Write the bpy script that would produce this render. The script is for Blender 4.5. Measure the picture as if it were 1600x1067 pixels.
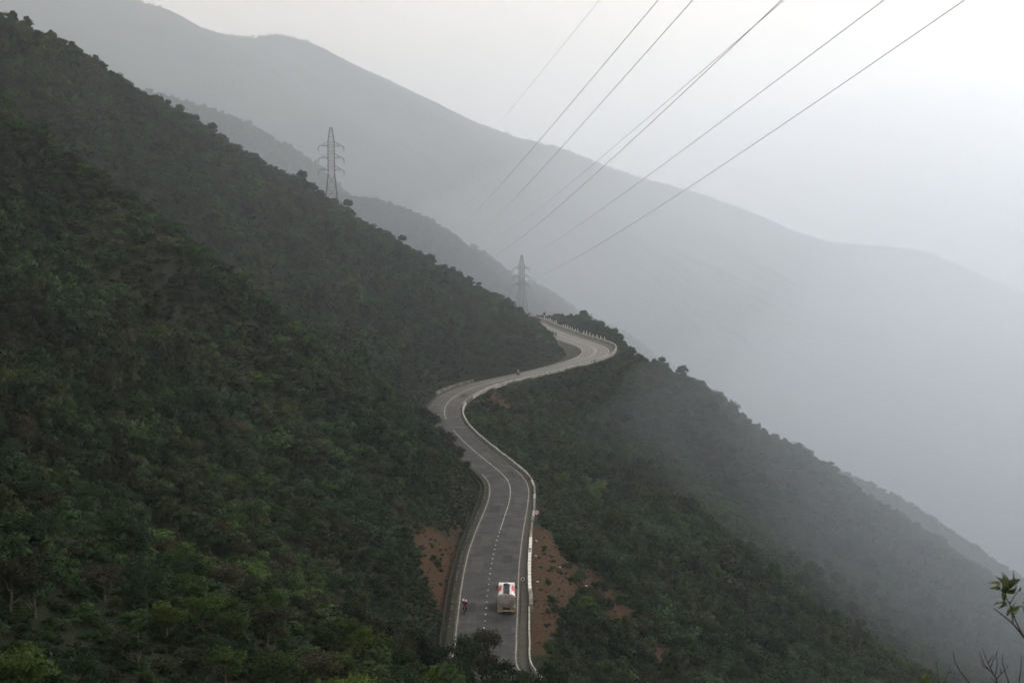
import bpy, bmesh, math, random
import numpy as np
from mathutils import Vector, Matrix

for o in list(bpy.data.objects):
    bpy.data.objects.remove(o)
SC = bpy.context.scene
COL = SC.collection

# ------------------------------------------------------------------ camera, world, sun, exposure
F_PX = 2222.0                                   # focal length in photo pixels (50 mm on 36 mm)
PITCH = math.atan((533.5 - 330.0) / F_PX)
cam_d = bpy.data.cameras.new('camera')
cam_d.lens = 50.0
cam_d.sensor_width = 36.0
cam_d.clip_start = 0.2
cam_d.clip_end = 30000.0
cam_d.dof.use_dof = True
cam_d.dof.focus_distance = 260.0
cam_d.dof.aperture_fstop = 7.0
cam = bpy.data.objects.new('camera', cam_d)
COL.objects.link(cam)
cam.location = (0, 0, 0)
cam.rotation_euler = (math.radians(90) - PITCH, 0, 0)
SC.camera = cam

SUN_EL = math.radians(34)
SUN_AZ = math.radians(36)                       # clockwise from +Y: ahead and to the right
wd = bpy.data.worlds.new('World')
SC.world = wd
wd.use_nodes = True
nt = wd.node_tree
nt.nodes.clear()
sky = nt.nodes.new('ShaderNodeTexSky')
sky.sky_type = 'NISHITA'
sky.sun_disc = False
sky.sun_elevation = SUN_EL
sky.sun_rotation = SUN_AZ
sky.altitude = 400
sky.air_density = 1.0
sky.dust_density = 4.0
sky.ozone_density = 1.0
hsv = nt.nodes.new('ShaderNodeHueSaturation')   # cloud deck: the clear-sky blue is gone
hsv.inputs['Saturation'].default_value = 0.10
tint = nt.nodes.new('ShaderNodeMix')
tint.data_type = 'RGBA'
tint.blend_type = 'MULTIPLY'
tint.inputs['Factor'].default_value = 1.0
tint.inputs['B'].default_value = (1.0, 0.91, 0.805, 1)
bg = nt.nodes.new('ShaderNodeBackground')
bg.inputs['Strength'].default_value = 0.068
wo = nt.nodes.new('ShaderNodeOutputWorld')
nt.links.new(sky.outputs[0], hsv.inputs['Color'])
deck = nt.nodes.new('ShaderNodeMix')             # even cloud deck with a trace of the clear-sky gradient
deck.data_type = 'RGBA'
deck.inputs['Factor'].default_value = 0.72
deck.inputs['B'].default_value = (14.5, 14.5, 14.5, 1)
nt.links.new(hsv.outputs[0], deck.inputs['A'])
nt.links.new(deck.outputs['Result'], tint.inputs['A'])
# soft unevenness of the cloud deck over the whole sky
wtc = nt.nodes.new('ShaderNodeTexCoord')
wmp = nt.nodes.new('ShaderNodeMapping')
wmp.inputs['Scale'].default_value = (1.0, 1.0, 2.6)
wns = nt.nodes.new('ShaderNodeTexNoise')
wns.inputs['Scale'].default_value = 3.2
wns.inputs['Detail'].default_value = 5
wns.inputs['Roughness'].default_value = 0.5
wmr = nt.nodes.new('ShaderNodeMapRange')
wmr.inputs['From Min'].default_value = 0.3
wmr.inputs['From Max'].default_value = 0.7
wmr.inputs['To Min'].default_value = 0.86
wmr.inputs['To Max'].default_value = 1.08
wmul = nt.nodes.new('ShaderNodeVectorMath')
wmul.operation = 'SCALE'
nt.links.new(wtc.outputs['Generated'], wmp.inputs['Vector'])
nt.links.new(wmp.outputs[0], wns.inputs['Vector'])
nt.links.new(wns.outputs['Fac'], wmr.inputs['Value'])
nt.links.new(tint.outputs['Result'], wmul.inputs[0])
nt.links.new(wmr.outputs[0], wmul.inputs['Scale'])
nt.links.new(wmul.outputs[0], bg.inputs[0])
nt.links.new(bg.outputs[0], wo.inputs[0])

sun_d = bpy.data.lights.new('sun', 'SUN')
sun_d.energy = 1.2
sun_d.angle = math.radians(30)
sun_d.color = (1.0, 0.96, 0.9)
sun = bpy.data.objects.new('sun', sun_d)
COL.objects.link(sun)
sv = Vector((math.sin(SUN_AZ) * math.cos(SUN_EL), math.cos(SUN_AZ) * math.cos(SUN_EL), math.sin(SUN_EL)))
sun.rotation_euler = sv.to_track_quat('Z', 'Y').to_euler()
sun.location = (0, -50, 300)

SC.view_settings.view_transform = 'Standard'
SC.view_settings.look = 'None'
SC.view_settings.exposure = 0.48
SC.view_settings.gamma = 1.0
SC.view_settings.use_curve_mapping = False
SC.render.engine = 'CYCLES'
SC.cycles.use_denoising = True
SC.cycles.volume_bounces = 2
SC.cycles.max_bounces = 4
SC.cycles.adaptive_threshold = 0.05
SC.cycles.caustics_reflective = False
SC.cycles.caustics_refractive = False
SC.cycles.diffuse_bounces = 2
SC.cycles.glossy_bounces = 2

HAZE_DENSITY = 0.000215
HAZE_COLOR = (0.83, 0.90, 1.0)

# ------------------------------------------------------------------ helpers
rng = np.random.default_rng(7)
random.seed(7)


def ray(px, py):
    a = (px - 800.0) / F_PX
    b = (533.5 - py) / F_PX
    dy = math.cos(PITCH) + b * math.sin(PITCH)
    return a / dy, (-math.sin(PITCH) + b * math.cos(PITCH)) / dy


def at(px, py, d):
    x, k = ray(px, py)
    return np.array((x * d, d, k * d))


def project(x, y, z):
    fw = y * math.cos(PITCH) - z * math.sin(PITCH)
    up = y * math.sin(PITCH) + z * math.cos(PITCH)
    return 800.0 + F_PX * x / fw, 533.5 - F_PX * up / fw


def smoothstep(a, b, x):
    t = np.clip((x - a) / (b - a), 0, 1)
    return t * t * (3 - 2 * t)


_H = np.random.default_rng(3).random((256, 256))


def vnoise(x, y):
    x = np.asarray(x, float)
    y = np.asarray(y, float)
    xi = np.floor(x).astype(int)
    yi = np.floor(y).astype(int)
    fx = x - xi
    fy = y - yi
    fx = fx * fx * (3 - 2 * fx)
    fy = fy * fy * (3 - 2 * fy)
    g = lambda i, j: _H[i & 255, j & 255]
    return (g(xi, yi) * (1 - fx) + g(xi + 1, yi) * fx) * (1 - fy) + (g(xi, yi + 1) * (1 - fx) + g(xi + 1, yi + 1) * fx) * fy - 0.5


def fbm(x, y, o=4):
    s = 0
    a = 1.0
    for k in range(o):
        s = s + a * vnoise(x * 2 ** k + 17.3 * k, y * 2 ** k + 5.1 * k)
        a *= 0.5
    return s


def tag(o, label=None, cat=None, group=None, kind=None):
    if label:
        o['label'] = label
    if cat:
        o['category'] = cat
    if group:
        o['group'] = group
    if kind:
        o['kind'] = kind
    return o


def link(o, parent=None):
    COL.objects.link(o)
    if parent is not None:
        o.parent = parent
    return o


def empty(name, loc=(0, 0, 0), rz=0.0):
    o = bpy.data.objects.new(name, None)
    o.location = loc
    o.rotation_euler = (0, 0, rz)
    o.empty_display_size = 0.3
    return link(o)


def mesh_obj(name, verts, faces, mat=None, parent=None, smooth=False):
    me = bpy.data.meshes.new(name)
    if isinstance(verts, np.ndarray):
        verts = verts.tolist()
    me.from_pydata(verts, [], faces)
    me.update()
    if mat is not None:
        me.materials.append(mat)
    if smooth:
        me.polygons.foreach_set('use_smooth', [True] * len(me.polygons))
    return link(bpy.data.objects.new(name, me), parent)


def copy_tree(o, parent=None):
    c = o.copy()
    COL.objects.link(c)
    c.parent = parent
    for ch in o.children:
        copy_tree(ch, c)
    return c


class MB:
    """collects simple solids into one mesh"""

    def __init__(self):
        self.v = []
        self.f = []

    def add(self, vs, fs):
        n = len(self.v)
        self.v += [tuple(p) for p in vs]
        self.f += [tuple(n + i for i in q) for q in fs]
        return self

    def box(self, c, s, rot=None, taper=1.0):
        vs = []
        for k in (-1, 1):
            t = 1.0 if k < 0 else taper
            for (i, j) in ((-1, -1), (1, -1), (1, 1), (-1, 1)):
                p = Vector((i * s[0] / 2 * t, j * s[1] / 2 * t, k * s[2] / 2))
                if rot is not None:
                    p = rot @ p
                vs.append((p.x + c[0], p.y + c[1], p.z + c[2]))
        return self.add(vs, [(3, 2, 1, 0), (4, 5, 6, 7), (0, 1, 5, 4), (1, 2, 6, 5), (2, 3, 7, 6), (3, 0, 4, 7)])

    def beam(self, a, b, w, h=None):
        a = Vector(a)
        b = Vector(b)
        h = h or w
        d = (b - a)
        L = d.length
        if L < 1e-6:
            return self
        q = d.to_track_quat('Z', 'Y').to_matrix()
        c = (a + b) / 2
        return self.box(c, (w, h, L), q)

    def tube(self, pts, rad, n=6, cap=True):
        pts = [Vector(p) for p in pts]
        m = len(pts)
        if not hasattr(rad, '__len__'):
            rad = [rad] * m
        rings = []
        up = None
        for i, p in enumerate(pts):
            t = (pts[min(i + 1, m - 1)] - pts[max(i - 1, 0)]).normalized()
            if up is None:
                up = t.orthogonal().normalized()
            else:
                up = (up - t * up.dot(t)).normalized()
            s = t.cross(up)
            rings.append([p + (up * math.cos(2 * math.pi * k / n) + s * math.sin(2 * math.pi * k / n)) * rad[i] for k in range(n)])
        vs = [v for r in rings for v in r]
        fs = []
        for i in range(m - 1):
            for k in range(n):
                k2 = (k + 1) % n
                fs.append((i * n + k, i * n + k2, (i + 1) * n + k2, (i + 1) * n + k))
        if cap:
            fs.append(tuple(range(n - 1, -1, -1)))
            fs.append(tuple((m - 1) * n + k for k in range(n)))
        return self.add(vs, fs)

    def lathe(self, prof, axis='z', n=16, c=(0, 0, 0)):
        vs = []
        m = len(prof)
        for (r, h) in prof:
            for k in range(n):
                a = 2 * math.pi * k / n
                p = (r * math.cos(a), r * math.sin(a), h)
                if axis == 'x':
                    p = (h, r * math.cos(a), r * math.sin(a))
                elif axis == 'y':
                    p = (r * math.sin(a), h, r * math.cos(a))
                vs.append((p[0] + c[0], p[1] + c[1], p[2] + c[2]))
        fs = []
        for i in range(m - 1):
            for k in range(n):
                k2 = (k + 1) % n
                fs.append((i * n + k, i * n + k2, (i + 1) * n + k2, (i + 1) * n + k))
        fs.append(tuple(range(n - 1, -1, -1)))
        fs.append(tuple((m - 1) * n + k for k in range(n)))
        return self.add(vs, fs)

    def build(self, name, mat=None, parent=None, smooth=False, bevel=0):
        o = mesh_obj(name, self.v, self.f, mat, parent, smooth)
        if bevel:
            md = o.modifiers.new('bevel', 'BEVEL')
            md.width = bevel
            md.segments = 2
            md.limit_method = 'ANGLE'
        return o


# ------------------------------------------------------------------ materials
class NT:
    def __init__(self, name):
        self.m = bpy.data.materials.new(name)
        self.m.use_nodes = True
        self.t = self.m.node_tree
        self.b = self.t.nodes['Principled BSDF']
        self.out = self.t.nodes['Material Output']

    def n(self, typ, **kw):
        x = self.t.nodes.new(typ)
        for k, v in kw.items():
            if k in x.inputs:
                x.inputs[k].default_value = v
            else:
                setattr(x, k, v)
        return x

    def l(self, a, b):
        self.t.links.new(a, b)

    def noise(self, scale, detail=4, coords=None, rough=0.55, vec_scale=None):
        x = self.n('ShaderNodeTexNoise')
        x.inputs['Scale'].default_value = scale
        x.inputs['Detail'].default_value = detail
        x.inputs['Roughness'].default_value = rough
        if coords is not None:
            if vec_scale:
                mp = self.n('ShaderNodeMapping')
                mp.inputs['Scale'].default_value = vec_scale
                self.l(coords, mp.inputs['Vector'])
                coords = mp.outputs[0]
            self.l(coords, x.inputs['Vector'])
        return x.outputs['Fac']

    def ramp(self, fac, stops, interp='LINEAR'):
        r = self.n('ShaderNodeValToRGB')
        r.color_ramp.interpolation = interp
        e = r.color_ramp.elements
        while len(e) < len(stops):
            e.new(0.5)
        for el, (p, c) in zip(e, stops):
            el.position = p
            el.color = (c[0], c[1], c[2], 1) if hasattr(c, '__len__') else (c, c, c, 1)
        self.l(fac, r.inputs[0])
        return r.outputs[0]

    def mix(self, fac, a, b, blend='MIX'):
        x = self.n('ShaderNodeMix')
        x.data_type = 'RGBA'
        x.blend_type = blend
        for s, v in (('Factor', fac), ('A', a), ('B', b)):
            if isinstance(v, bpy.types.NodeSocket):
                self.l(v, x.inputs[s])
            elif s == 'Factor':
                x.inputs[s].default_value = v
            else:
                x.inputs[s].default_value = (v[0], v[1], v[2], 1)
        return x.outputs['Result']

    def math(self, op, a, b=0.5):
        x = self.n('ShaderNodeMath')
        x.operation = op
        for i, v in enumerate((a, b)):
            if isinstance(v, bpy.types.NodeSocket):
                self.l(v, x.inputs[i])
            else:
                x.inputs[i].default_value = v
        return x.outputs[0]

    def pos(self):
        return self.n('ShaderNodeNewGeometry').outputs['Position']

    def obj(self):
        return self.n('ShaderNodeTexCoord').outputs['Object']

    def bump(self, h, strength=0.3, dist=0.05):
        x = self.n('ShaderNodeBump')
        x.inputs['Strength'].default_value = strength
        x.inputs['Distance'].default_value = dist
        self.l(h, x.inputs['Height'])
        self.l(x.outputs[0], self.b.inputs['Normal'])

    def done(self, color=None, rough=0.7, spec=0.4, metal=0.0):
        if isinstance(color, bpy.types.NodeSocket):
            self.l(color, self.b.inputs['Base Color'])
        elif color is not None:
            self.b.inputs['Base Color'].default_value = (color[0], color[1], color[2], 1)
        if isinstance(rough, bpy.types.NodeSocket):
            self.l(rough, self.b.inputs['Roughness'])
        else:
            self.b.inputs['Roughness'].default_value = rough
        self.b.inputs['Specular IOR Level'].default_value = spec
        self.b.inputs['Metallic'].default_value = metal
        return self.m


def dirty(name, col, dirt=(0.10, 0.085, 0.07), amount=0.35, scale=1.5, rough=0.6, spec=0.35, metal=0.0):
    m = NT(name)
    c = m.obj()
    n1 = m.noise(scale, 5, c)
    n2 = m.noise(scale * 6, 3, c)
    f = m.math('MULTIPLY', m.ramp(n1, [(0.42, 0.0), (0.72, 1.0)]), amount)
    f2 = m.math('ADD', f, m.math('MULTIPLY', m.ramp(n2, [(0.5, 0.0), (0.75, 1.0)]), amount * 0.4))
    return m.done(m.mix(f2, col, dirt), rough, spec, metal)


def leaf_material(name, ramp, regional=0.5, scale=0.045, value=0.62):
    m = NT(name)
    oi = m.n('ShaderNodeObjectInfo')
    ge = m.n('ShaderNodeNewGeometry')
    reg = m.noise(scale, 3, ge.outputs['Position'])
    reg = m.ramp(reg, [(0.3, 0.0), (0.7, 1.0)])
    f = m.math('ADD', m.math('MULTIPLY', reg, regional), m.math('MULTIPLY', oi.outputs['Random'], 1.0 - regional))
    c = m.ramp(f, ramp)
    r2 = m.math('FRACT', m.math('MULTIPLY', oi.outputs['Random'], 13.7), 0)
    r2 = m.math('ADD', m.math('MULTIPLY', r2, 0.85), 0.55)
    big = m.noise(0.05, 4, ge.outputs['Position'], 0.6)
    bg2 = m.n('ShaderNodeMapRange')
    bg2.inputs['From Min'].default_value = 0.35
    bg2.inputs['From Max'].default_value = 0.65
    bg2.inputs['To Min'].default_value = 0.62
    bg2.inputs['To Max'].default_value = 1.5
    m.l(big, bg2.inputs['Value'])
    r2 = m.math('MULTIPLY', r2, bg2.outputs[0])
    v = m.math('MULTIPLY', m.math('ADD', m.math('MULTIPLY', ge.outputs['Random Per Island'], 0.5), 0.75), r2)
    vm = m.n('ShaderNodeVectorMath', operation='SCALE')
    m.l(c, vm.inputs[0])
    m.l(m.math('MULTIPLY', v, value), vm.inputs['Scale'])
    m.done(vm.outputs[0], 0.8, 0.08)
    tr = m.n('ShaderNodeBsdfTranslucent')
    m.l(vm.outputs[0], tr.inputs['Color'])
    mx = m.n('ShaderNodeMixShader')
    mx.inputs[0].default_value = 0.22
    m.l(m.b.outputs[0], mx.inputs[1])
    m.l(tr.outputs[0], mx.inputs[2])
    m.l(mx.outputs[0], m.out.inputs['Surface'])
    return m.m


SCRUB_RAMP = [(0.0, (0.019, 0.045, 0.015)), (0.30, (0.027, 0.062, 0.019)), (0.5, (0.035, 0.067, 0.021)),
              (0.64, (0.048, 0.060, 0.023)), (0.78, (0.044, 0.088, 0.020)), (1.0, (0.084, 0.125, 0.022))]
M_LEAF = leaf_material('scrub_leaf', SCRUB_RAMP, 0.62, 0.022)
M_LEAF_YEL = leaf_material('yellow_green_leaf', [(0.0, (0.036, 0.070, 0.015)), (0.6, (0.056, 0.095, 0.018)), (1.0, (0.085, 0.125, 0.022))], 0.2)
M_LEAF_DARK = leaf_material('dark_leaf', [(0.0, (0.017, 0.040, 0.014)), (1.0, (0.031, 0.064, 0.020))], 0.3)
M_LEAF_OLIVE = leaf_material('olive_leaf', [(0.0, (0.040, 0.042, 0.022)), (1.0, (0.062, 0.058, 0.032))], 0.3)
M_BARK = dirty('bark', (0.09, 0.07, 0.05), (0.03, 0.03, 0.025), 0.7, 2.0, 0.9)
M_TWIG = dirty('twig', (0.045, 0.035, 0.028), (0.02, 0.018, 0.015), 0.6, 8.0, 0.85)

# terrain: leaf litter and low herbs, bare red earth where the mask says so
m = NT('hillside_ground')
P = m.pos()
at_n = m.n('ShaderNodeAttribute', attribute_name='bare')
n1 = m.noise(0.05, 5, P)
n2 = m.noise(0.55, 5, P, 0.65)
n3 = m.noise(2.2, 4, P, 0.7)
herb = m.ramp(n3, [(0.3, (0.008, 0.012, 0.006)), (0.5, (0.014, 0.020, 0.009)), (0.68, (0.024, 0.030, 0.013)), (0.8, (0.036, 0.034, 0.020))])
earth = m.ramp(n3, [(0.25, (0.026, 0.0135, 0.0065)), (0.5, (0.056, 0.027, 0.011)), (0.75, (0.090, 0.048, 0.021))])
earth = m.mix(m.ramp(n2, [(0.50, 0.0), (0.66, 0.85)]), earth, (0.034, 0.036, 0.017))
fac = m.math('ADD', at_n.outputs['Fac'], m.math('MULTIPLY', m.math('SUBTRACT', n2, 0.5), 2.2))
fac = m.ramp(fac, [(0.42, 0.0), (0.66, 1.0)])
m.bump(n3, 0.9, 0.5)
M_GROUND = m.done(m.mix(fac, herb, earth), 0.95, 0.1)

m = NT('far_slope')
P = m.pos()
n1 = m.noise(0.004, 6, P, 0.6)
n2 = m.noise(0.06, 5, P, 0.7)
c = m.ramp(n1, [(0.36, (0.016, 0.026, 0.016)), (0.5, (0.036, 0.046, 0.030)), (0.64, (0.075, 0.074, 0.052))])
c = m.mix(m.ramp(n2, [(0.35, 0.6), (0.65, 0.0)]), c, (0.018, 0.024, 0.017))
m.bump(n2, 1.0, 12.0)
M_FAR = m.done(c, 0.95, 0.05)

# asphalt: wheel-worn, patched, paler round the far hairpin with sky glare and haze painted in
m = NT('asphalt')
P = m.pos()
sep = m.n('ShaderNodeSeparateXYZ')
m.l(P, sep.inputs[0])
n1 = m.noise(0.30, 6, P, 0.68)
n2 = m.noise(1.6, 5, P, 0.7)
n3 = m.noise(14.0, 3, P, 0.7)
base = m.ramp(n1, [(0.34, (0.015, 0.016, 0.017)), (0.44, (0.019, 0.020, 0.021)), (0.48, (0.032, 0.034, 0.035)), (0.56, (0.036, 0.038, 0.039)), (0.61, (0.058, 0.060, 0.060))])
base = m.mix(m.ramp(n2, [(0.3, 0.55), (0.5, 0.0)]), base, (0.026, 0.026, 0.025))
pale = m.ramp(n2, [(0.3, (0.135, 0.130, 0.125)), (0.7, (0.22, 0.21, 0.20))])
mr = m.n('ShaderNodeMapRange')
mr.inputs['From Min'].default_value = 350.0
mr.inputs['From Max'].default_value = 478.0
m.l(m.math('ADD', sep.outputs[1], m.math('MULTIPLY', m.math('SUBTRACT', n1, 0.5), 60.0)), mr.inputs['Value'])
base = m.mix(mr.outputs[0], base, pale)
of = m.n('ShaderNodeAttribute', attribute_name='off').outputs['Fac']
lane = m.math('ABSOLUTE', of, 0)
trk = m.math('ABSOLUTE', m.math('SUBTRACT', m.math('ABSOLUTE', m.math('SUBTRACT', lane, 2.15), 0), 0.85), 0)
trk = m.ramp(m.math('ADD', trk, m.math('MULTIPLY', m.math('SUBTRACT', n1, 0.5), 0.9)), [(0.05, 1.0), (0.45, 0.0)])
base = m.mix(m.math('MULTIPLY', trk, 0.45), base, (0.020, 0.020, 0.020))
oil = m.ramp(m.math('ADD', m.math('ABSOLUTE', m.math('SUBTRACT', lane, 2.15), 0), m.math('SUBTRACT', 0.5, n2)), [(0.0, 1.0), (0.3, 0.0)])
base = m.mix(m.math('MULTIPLY', oil, 0.35), base, (0.022, 0.021, 0.021))
edge = m.n('ShaderNodeMapRange')
edge.inputs['From Min'].default_value = 3.5
edge.inputs['From Max'].default_value = 4.7
m.l(m.math('ADD', lane, m.math('MULTIPLY', m.math('SUBTRACT', n2, 0.5), 1.8)), edge.inputs['Value'])
base = m.mix(m.math('MULTIPLY', edge.outputs[0], 0.6), base, (0.060, 0.054, 0.044))
base = m.mix(m.math('MULTIPLY', m.ramp(n3, [(0.4, 0.0), (0.7, 1.0)]), 0.18), base, (0.03, 0.03, 0.03))
m.bump(n3, 0.25, 0.01)
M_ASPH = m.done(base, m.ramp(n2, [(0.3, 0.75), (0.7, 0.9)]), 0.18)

m = NT('gravel_shoulder')
P = m.pos()
n1 = m.noise(0.6, 5, P, 0.65)
n2 = m.noise(5.0, 5, P, 0.7)
c = m.ramp(n1, [(0.3, (0.038, 0.036, 0.030)), (0.5, (0.060, 0.056, 0.048)), (0.6, (0.040, 0.044, 0.022)), (0.75, (0.030, 0.036, 0.016))])
c = m.mix(m.ramp(n2, [(0.45, 0.0), (0.7, 0.5)]), c, (0.03, 0.03, 0.025))
m.bump(n2, 0.7, 0.06)
M_SHOULDER = m.done(c, 0.9, 0.2)

m = NT('drain_earth')
P = m.pos()
n1 = m.noise(0.7, 5, P, 0.7)
n2 = m.noise(4.0, 5, P, 0.7)
c = m.ramp(n1, [(0.3, (0.016, 0.017, 0.012)), (0.5, (0.026, 0.027, 0.018)), (0.62, (0.034, 0.038, 0.018)), (0.75, (0.050, 0.047, 0.040))])
m.bump(n2, 0.7, 0.06)
M_DRAIN = m.done(c, 0.95, 0.1)
m = NT('road_paint')
P = m.pos()
n1 = m.noise(1.1, 5, P, 0.7)
M_PAINT = m.done(m.mix(m.ramp(n1, [(0.38, 0.85), (0.60, 0.05)]), (0.46, 0.44, 0.40), (0.06, 0.059, 0.055)), 0.6, 0.3)
m = NT('road_paint_worn')
P = m.pos()
n1 = m.noise(1.6, 5, P, 0.75)
M_PAINT2 = m.done(m.mix(m.ramp(n1, [(0.40, 0.9), (0.62, 0.1)]), (0.36, 0.335, 0.265), (0.07, 0.068, 0.06)), 0.7, 0.3)

m = NT('stained_concrete')
P = m.pos()
n1 = m.noise(0.45, 5, P, 0.65)
n2 = m.noise(2.6, 5, P, 0.7)
c = m.ramp(n1, [(0.32, (0.075, 0.072, 0.058)), (0.5, (0.16, 0.156, 0.14)), (0.62, (0.30, 0.295, 0.27))])
c = m.mix(m.ramp(n2, [(0.42, 0.75), (0.6, 0.0)]), c, (0.07, 0.072, 0.05))
m.bump(n2, 0.4, 0.03)
M_OLDWALL = m.done(c, 0.85, 0.2)
M_WHITEWALL = dirty('white_painted_block', (0.68, 0.67, 0.65), (0.24, 0.22, 0.19), 0.45, 1.2, 0.75, 0.25)
M_PALEWALL = dirty('pale_wall', (0.40, 0.395, 0.37), (0.11, 0.105, 0.085), 0.85, 0.9, 0.8, 0.2)
M_CONC = dirty('grey_concrete', (0.20, 0.195, 0.18), (0.07, 0.07, 0.055), 0.8, 0.5, 0.9, 0.2)
M_KERB = dirty('mossy_kerb', (0.085, 0.083, 0.072), (0.035, 0.038, 0.024), 0.8, 1.2, 0.9, 0.15)
M_BLACK = dirty('black_paint', (0.02, 0.02, 0.022), (0.06, 0.055, 0.05), 0.3, 3.0, 0.6)
M_STEEL = dirty('galvanised_steel', (0.10, 0.103, 0.107), (0.05, 0.048, 0.045), 0.5, 0.4, 0.6, 0.5, 0.5)
M_WIRE = dirty('aluminium_wire', (0.12, 0.12, 0.122), (0.08, 0.08, 0.08), 0.3, 0.1, 0.6, 0.4, 0.3)
M_INSUL = dirty('insulator_glass', (0.10, 0.085, 0.08), (0.04, 0.04, 0.04), 0.3, 2.0, 0.3, 0.5)
M_STONE = dirty('pale_stone', (0.46, 0.45, 0.42), (0.2, 0.18, 0.15), 0.5, 3.0, 0.9)

# ------------------------------------------------------------------ the road in plan
# (left edge, right edge) of the carriageway, surveyed from near to far
EDGE = [((711, 1000), (807.5, 1000)), ((714, 973.5), (809, 973.5)), ((719, 920), (810.3, 925)), ((723, 888), (811.5, 890)), ((730, 861), (813.5, 861)),
        ((742.6, 827), (817.5, 832)), ((753.7, 804.7), (821.5, 808)), ((764, 784), (826, 786)), ((769.7, 766), (828, 763)), ((766.5, 752), (825.4, 750.5)), ((757, 743), (817, 742)),
        ((742, 731), (801, 729)), ((726, 719), (784, 715)), ((708, 704), (764, 700)), ((690, 686), (741, 681)), ((676, 665), (720, 662)), ((669, 646), (712, 650)),
        ((671, 633), (712, 640)), ((679.7, 621.7), (719, 630)), ((695.4, 610.5), (733, 622)), ((712.5, 603.3), (748, 611)), ((744, 596), (773, 602)), ((778, 589.5), (800, 593.5)), ((817.5, 583.6), (835, 586.5)), ((860, 572), (875, 577)),
        ((891, 563), (915, 568)), ((902.5, 559.3), (938, 560.5)), ((911.5, 554), (952, 553)), ((913.8, 548.6), (954.5, 547)), ((909, 543), (949, 541)), ((899, 539.6), (935, 536.2)), ((880, 534), (914, 531)), ((862, 527), (895, 526)), ((847, 518), (877, 520)), ((830, 508), (857.5, 512.6)), ((817, 498.5), (842, 506)), ((808, 494.6), (828, 499.5))]
NI = len(EDGE)
Zi = np.interp(range(NI), [0, 9, 13, 17, 22, 28, 33, 36], [-56, -56.5, -55.3, -53, -51.3, -48.8, -47.8, -47.2])
C = []
for (l, r), z in zip(EDGE, Zi):
    pl = at(l[0], l[1], 1.0)
    pr = at(r[0], r[1], 1.0)
    pl = pl * (z / pl[2])
    pr = pr * (z / pr[2])
    C.append(((pl[0] + pr[0]) / 2, (pl[1] + pr[1]) / 2, z))
C = np.array(C)
for _ in range(2):
    B = C.copy()
    B[1:-1] = (C[:-2] + 2 * C[1:-1] + C[2:]) / 4
    C = B
NEAR = [(92, -40, -59), (80, 0, -58), (68, 35, -57.5), (58, 65, -57), (46, 92, -56.6), (35, 112, -56.3), (23, 128, -56.1), (11, 142, -56), (2, 155, -56), (-3.0, 169, -56)]
FAR = [(-2, 650, -47), (-14, 668, -46.5), (-32, 682, -46), (-60, 694, -45.5)]
CP = np.vstack([NEAR, C, FAR])
Q0 = -len(NEAR)
SUB = 12


def catmull(p, sub):
    n = len(p)
    out = []
    q = []
    for i in range(n - 1):
        p0, p1, p2, p3 = p[max(i - 1, 0)], p[i], p[i + 1], p[min(i + 2, n - 1)]
        for k in range(sub):
            t = k / sub
            out.append(0.5 * (2 * p1 + (p2 - p0) * t + (2 * p0 - 5 * p1 + 4 * p2 - p3) * t * t + (3 * p1 - p0 - 3 * p2 + p3) * t ** 3))
            q.append(i + t)
    out.append(p[-1])
    q.append(n - 1)
    return np.array(out), np.array(q)


RD, RQ = catmull(CP, SUB)
RQ = RQ + Q0
RT = np.gradient(RD[:, :2], axis=0)
RT /= np.linalg.norm(RT, axis=1)[:, None]
for _ in range(6):
    RT[1:-1] = (RT[:-2] + 2 * RT[1:-1] + RT[2:]) / 4
RT /= np.linalg.norm(RT, axis=1)[:, None]
RN = np.stack([RT[:, 1], -RT[:, 0]], 1)          # to the right of travel (away from camera)
RS = np.r_[0, np.cumsum(np.linalg.norm(np.diff(RD, axis=0), axis=1))]
HW = np.interp(RQ, [0, 2, 4, 7, 9, 13, 15, 17, 19, 21, 23, 26, 28, 31, 33, 36], [8.2, 8.7, 8.8, 8.0, 8.1, 8.7, 8.0, 8.2, 9.4, 8.8, 7.6, 8.6, 9.4, 9.8, 8.0, 6.6]) / 2
WOFF = np.interp(RQ, [0, 3, 6, 8, 12, 15, 17, 19, 24, 26, 28, 30, 33, 36, 39], [1.5, 1.3, 1.05, 0.9, 0.8, 0.7, 0.8, 0.45, 0.4, 0.9, 2.2, 5.0, 4.6, 3.2, 2.0])
LOFF = np.interp(RQ, [0, 24, 26, 27.5, 30, 32, 34], [1.9, 1.9, 4.5, 7.0, 7.5, 3.6, 1.9])


def sq(q):
    return float(np.interp(q, RQ, RS))


def rpt(s, off, dz=0.0):
    """point at arc length s, off metres right of the centre line"""
    x = np.interp(s, RS, RD[:, 0])
    y = np.interp(s, RS, RD[:, 1])
    z = np.interp(s, RS, RD[:, 2])
    nx = np.interp(s, RS, RN[:, 0])
    ny = np.interp(s, RS, RN[:, 1])
    return np.stack(np.broadcast_arrays(x + nx * off, y + ny * off, z + dz), -1)


hw_s = lambda s: np.interp(s, RS, HW)
woff_s = lambda s: np.interp(s, RS, WOFF)
loff_s = lambda s: np.interp(s, RS, LOFF)

# ------------------------------------------------------------------ the hillside height field
_yy = np.linspace(-60, 720, 781)
_ok = np.argsort(RD[:, 1])
_xr = np.interp(_yy, RD[_ok, 1], RD[_ok, 0])
_zr = np.interp(_yy, RD[_ok, 1], RD[_ok, 2])
_k = np.exp(-0.5 * (np.arange(-60, 61) / 14.0) ** 2)
_k /= _k.sum()
_xs = np.convolve(np.pad(_xr, 60, mode='edge'), _k, mode='valid')
_k2 = np.exp(-0.5 * (np.arange(-60, 61) / 22.0) ** 2)
_k2 /= _k2.sum()
_zs = np.convolve(np.pad(_zr, 60, mode='edge'), _k2, mode='valid')


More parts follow.
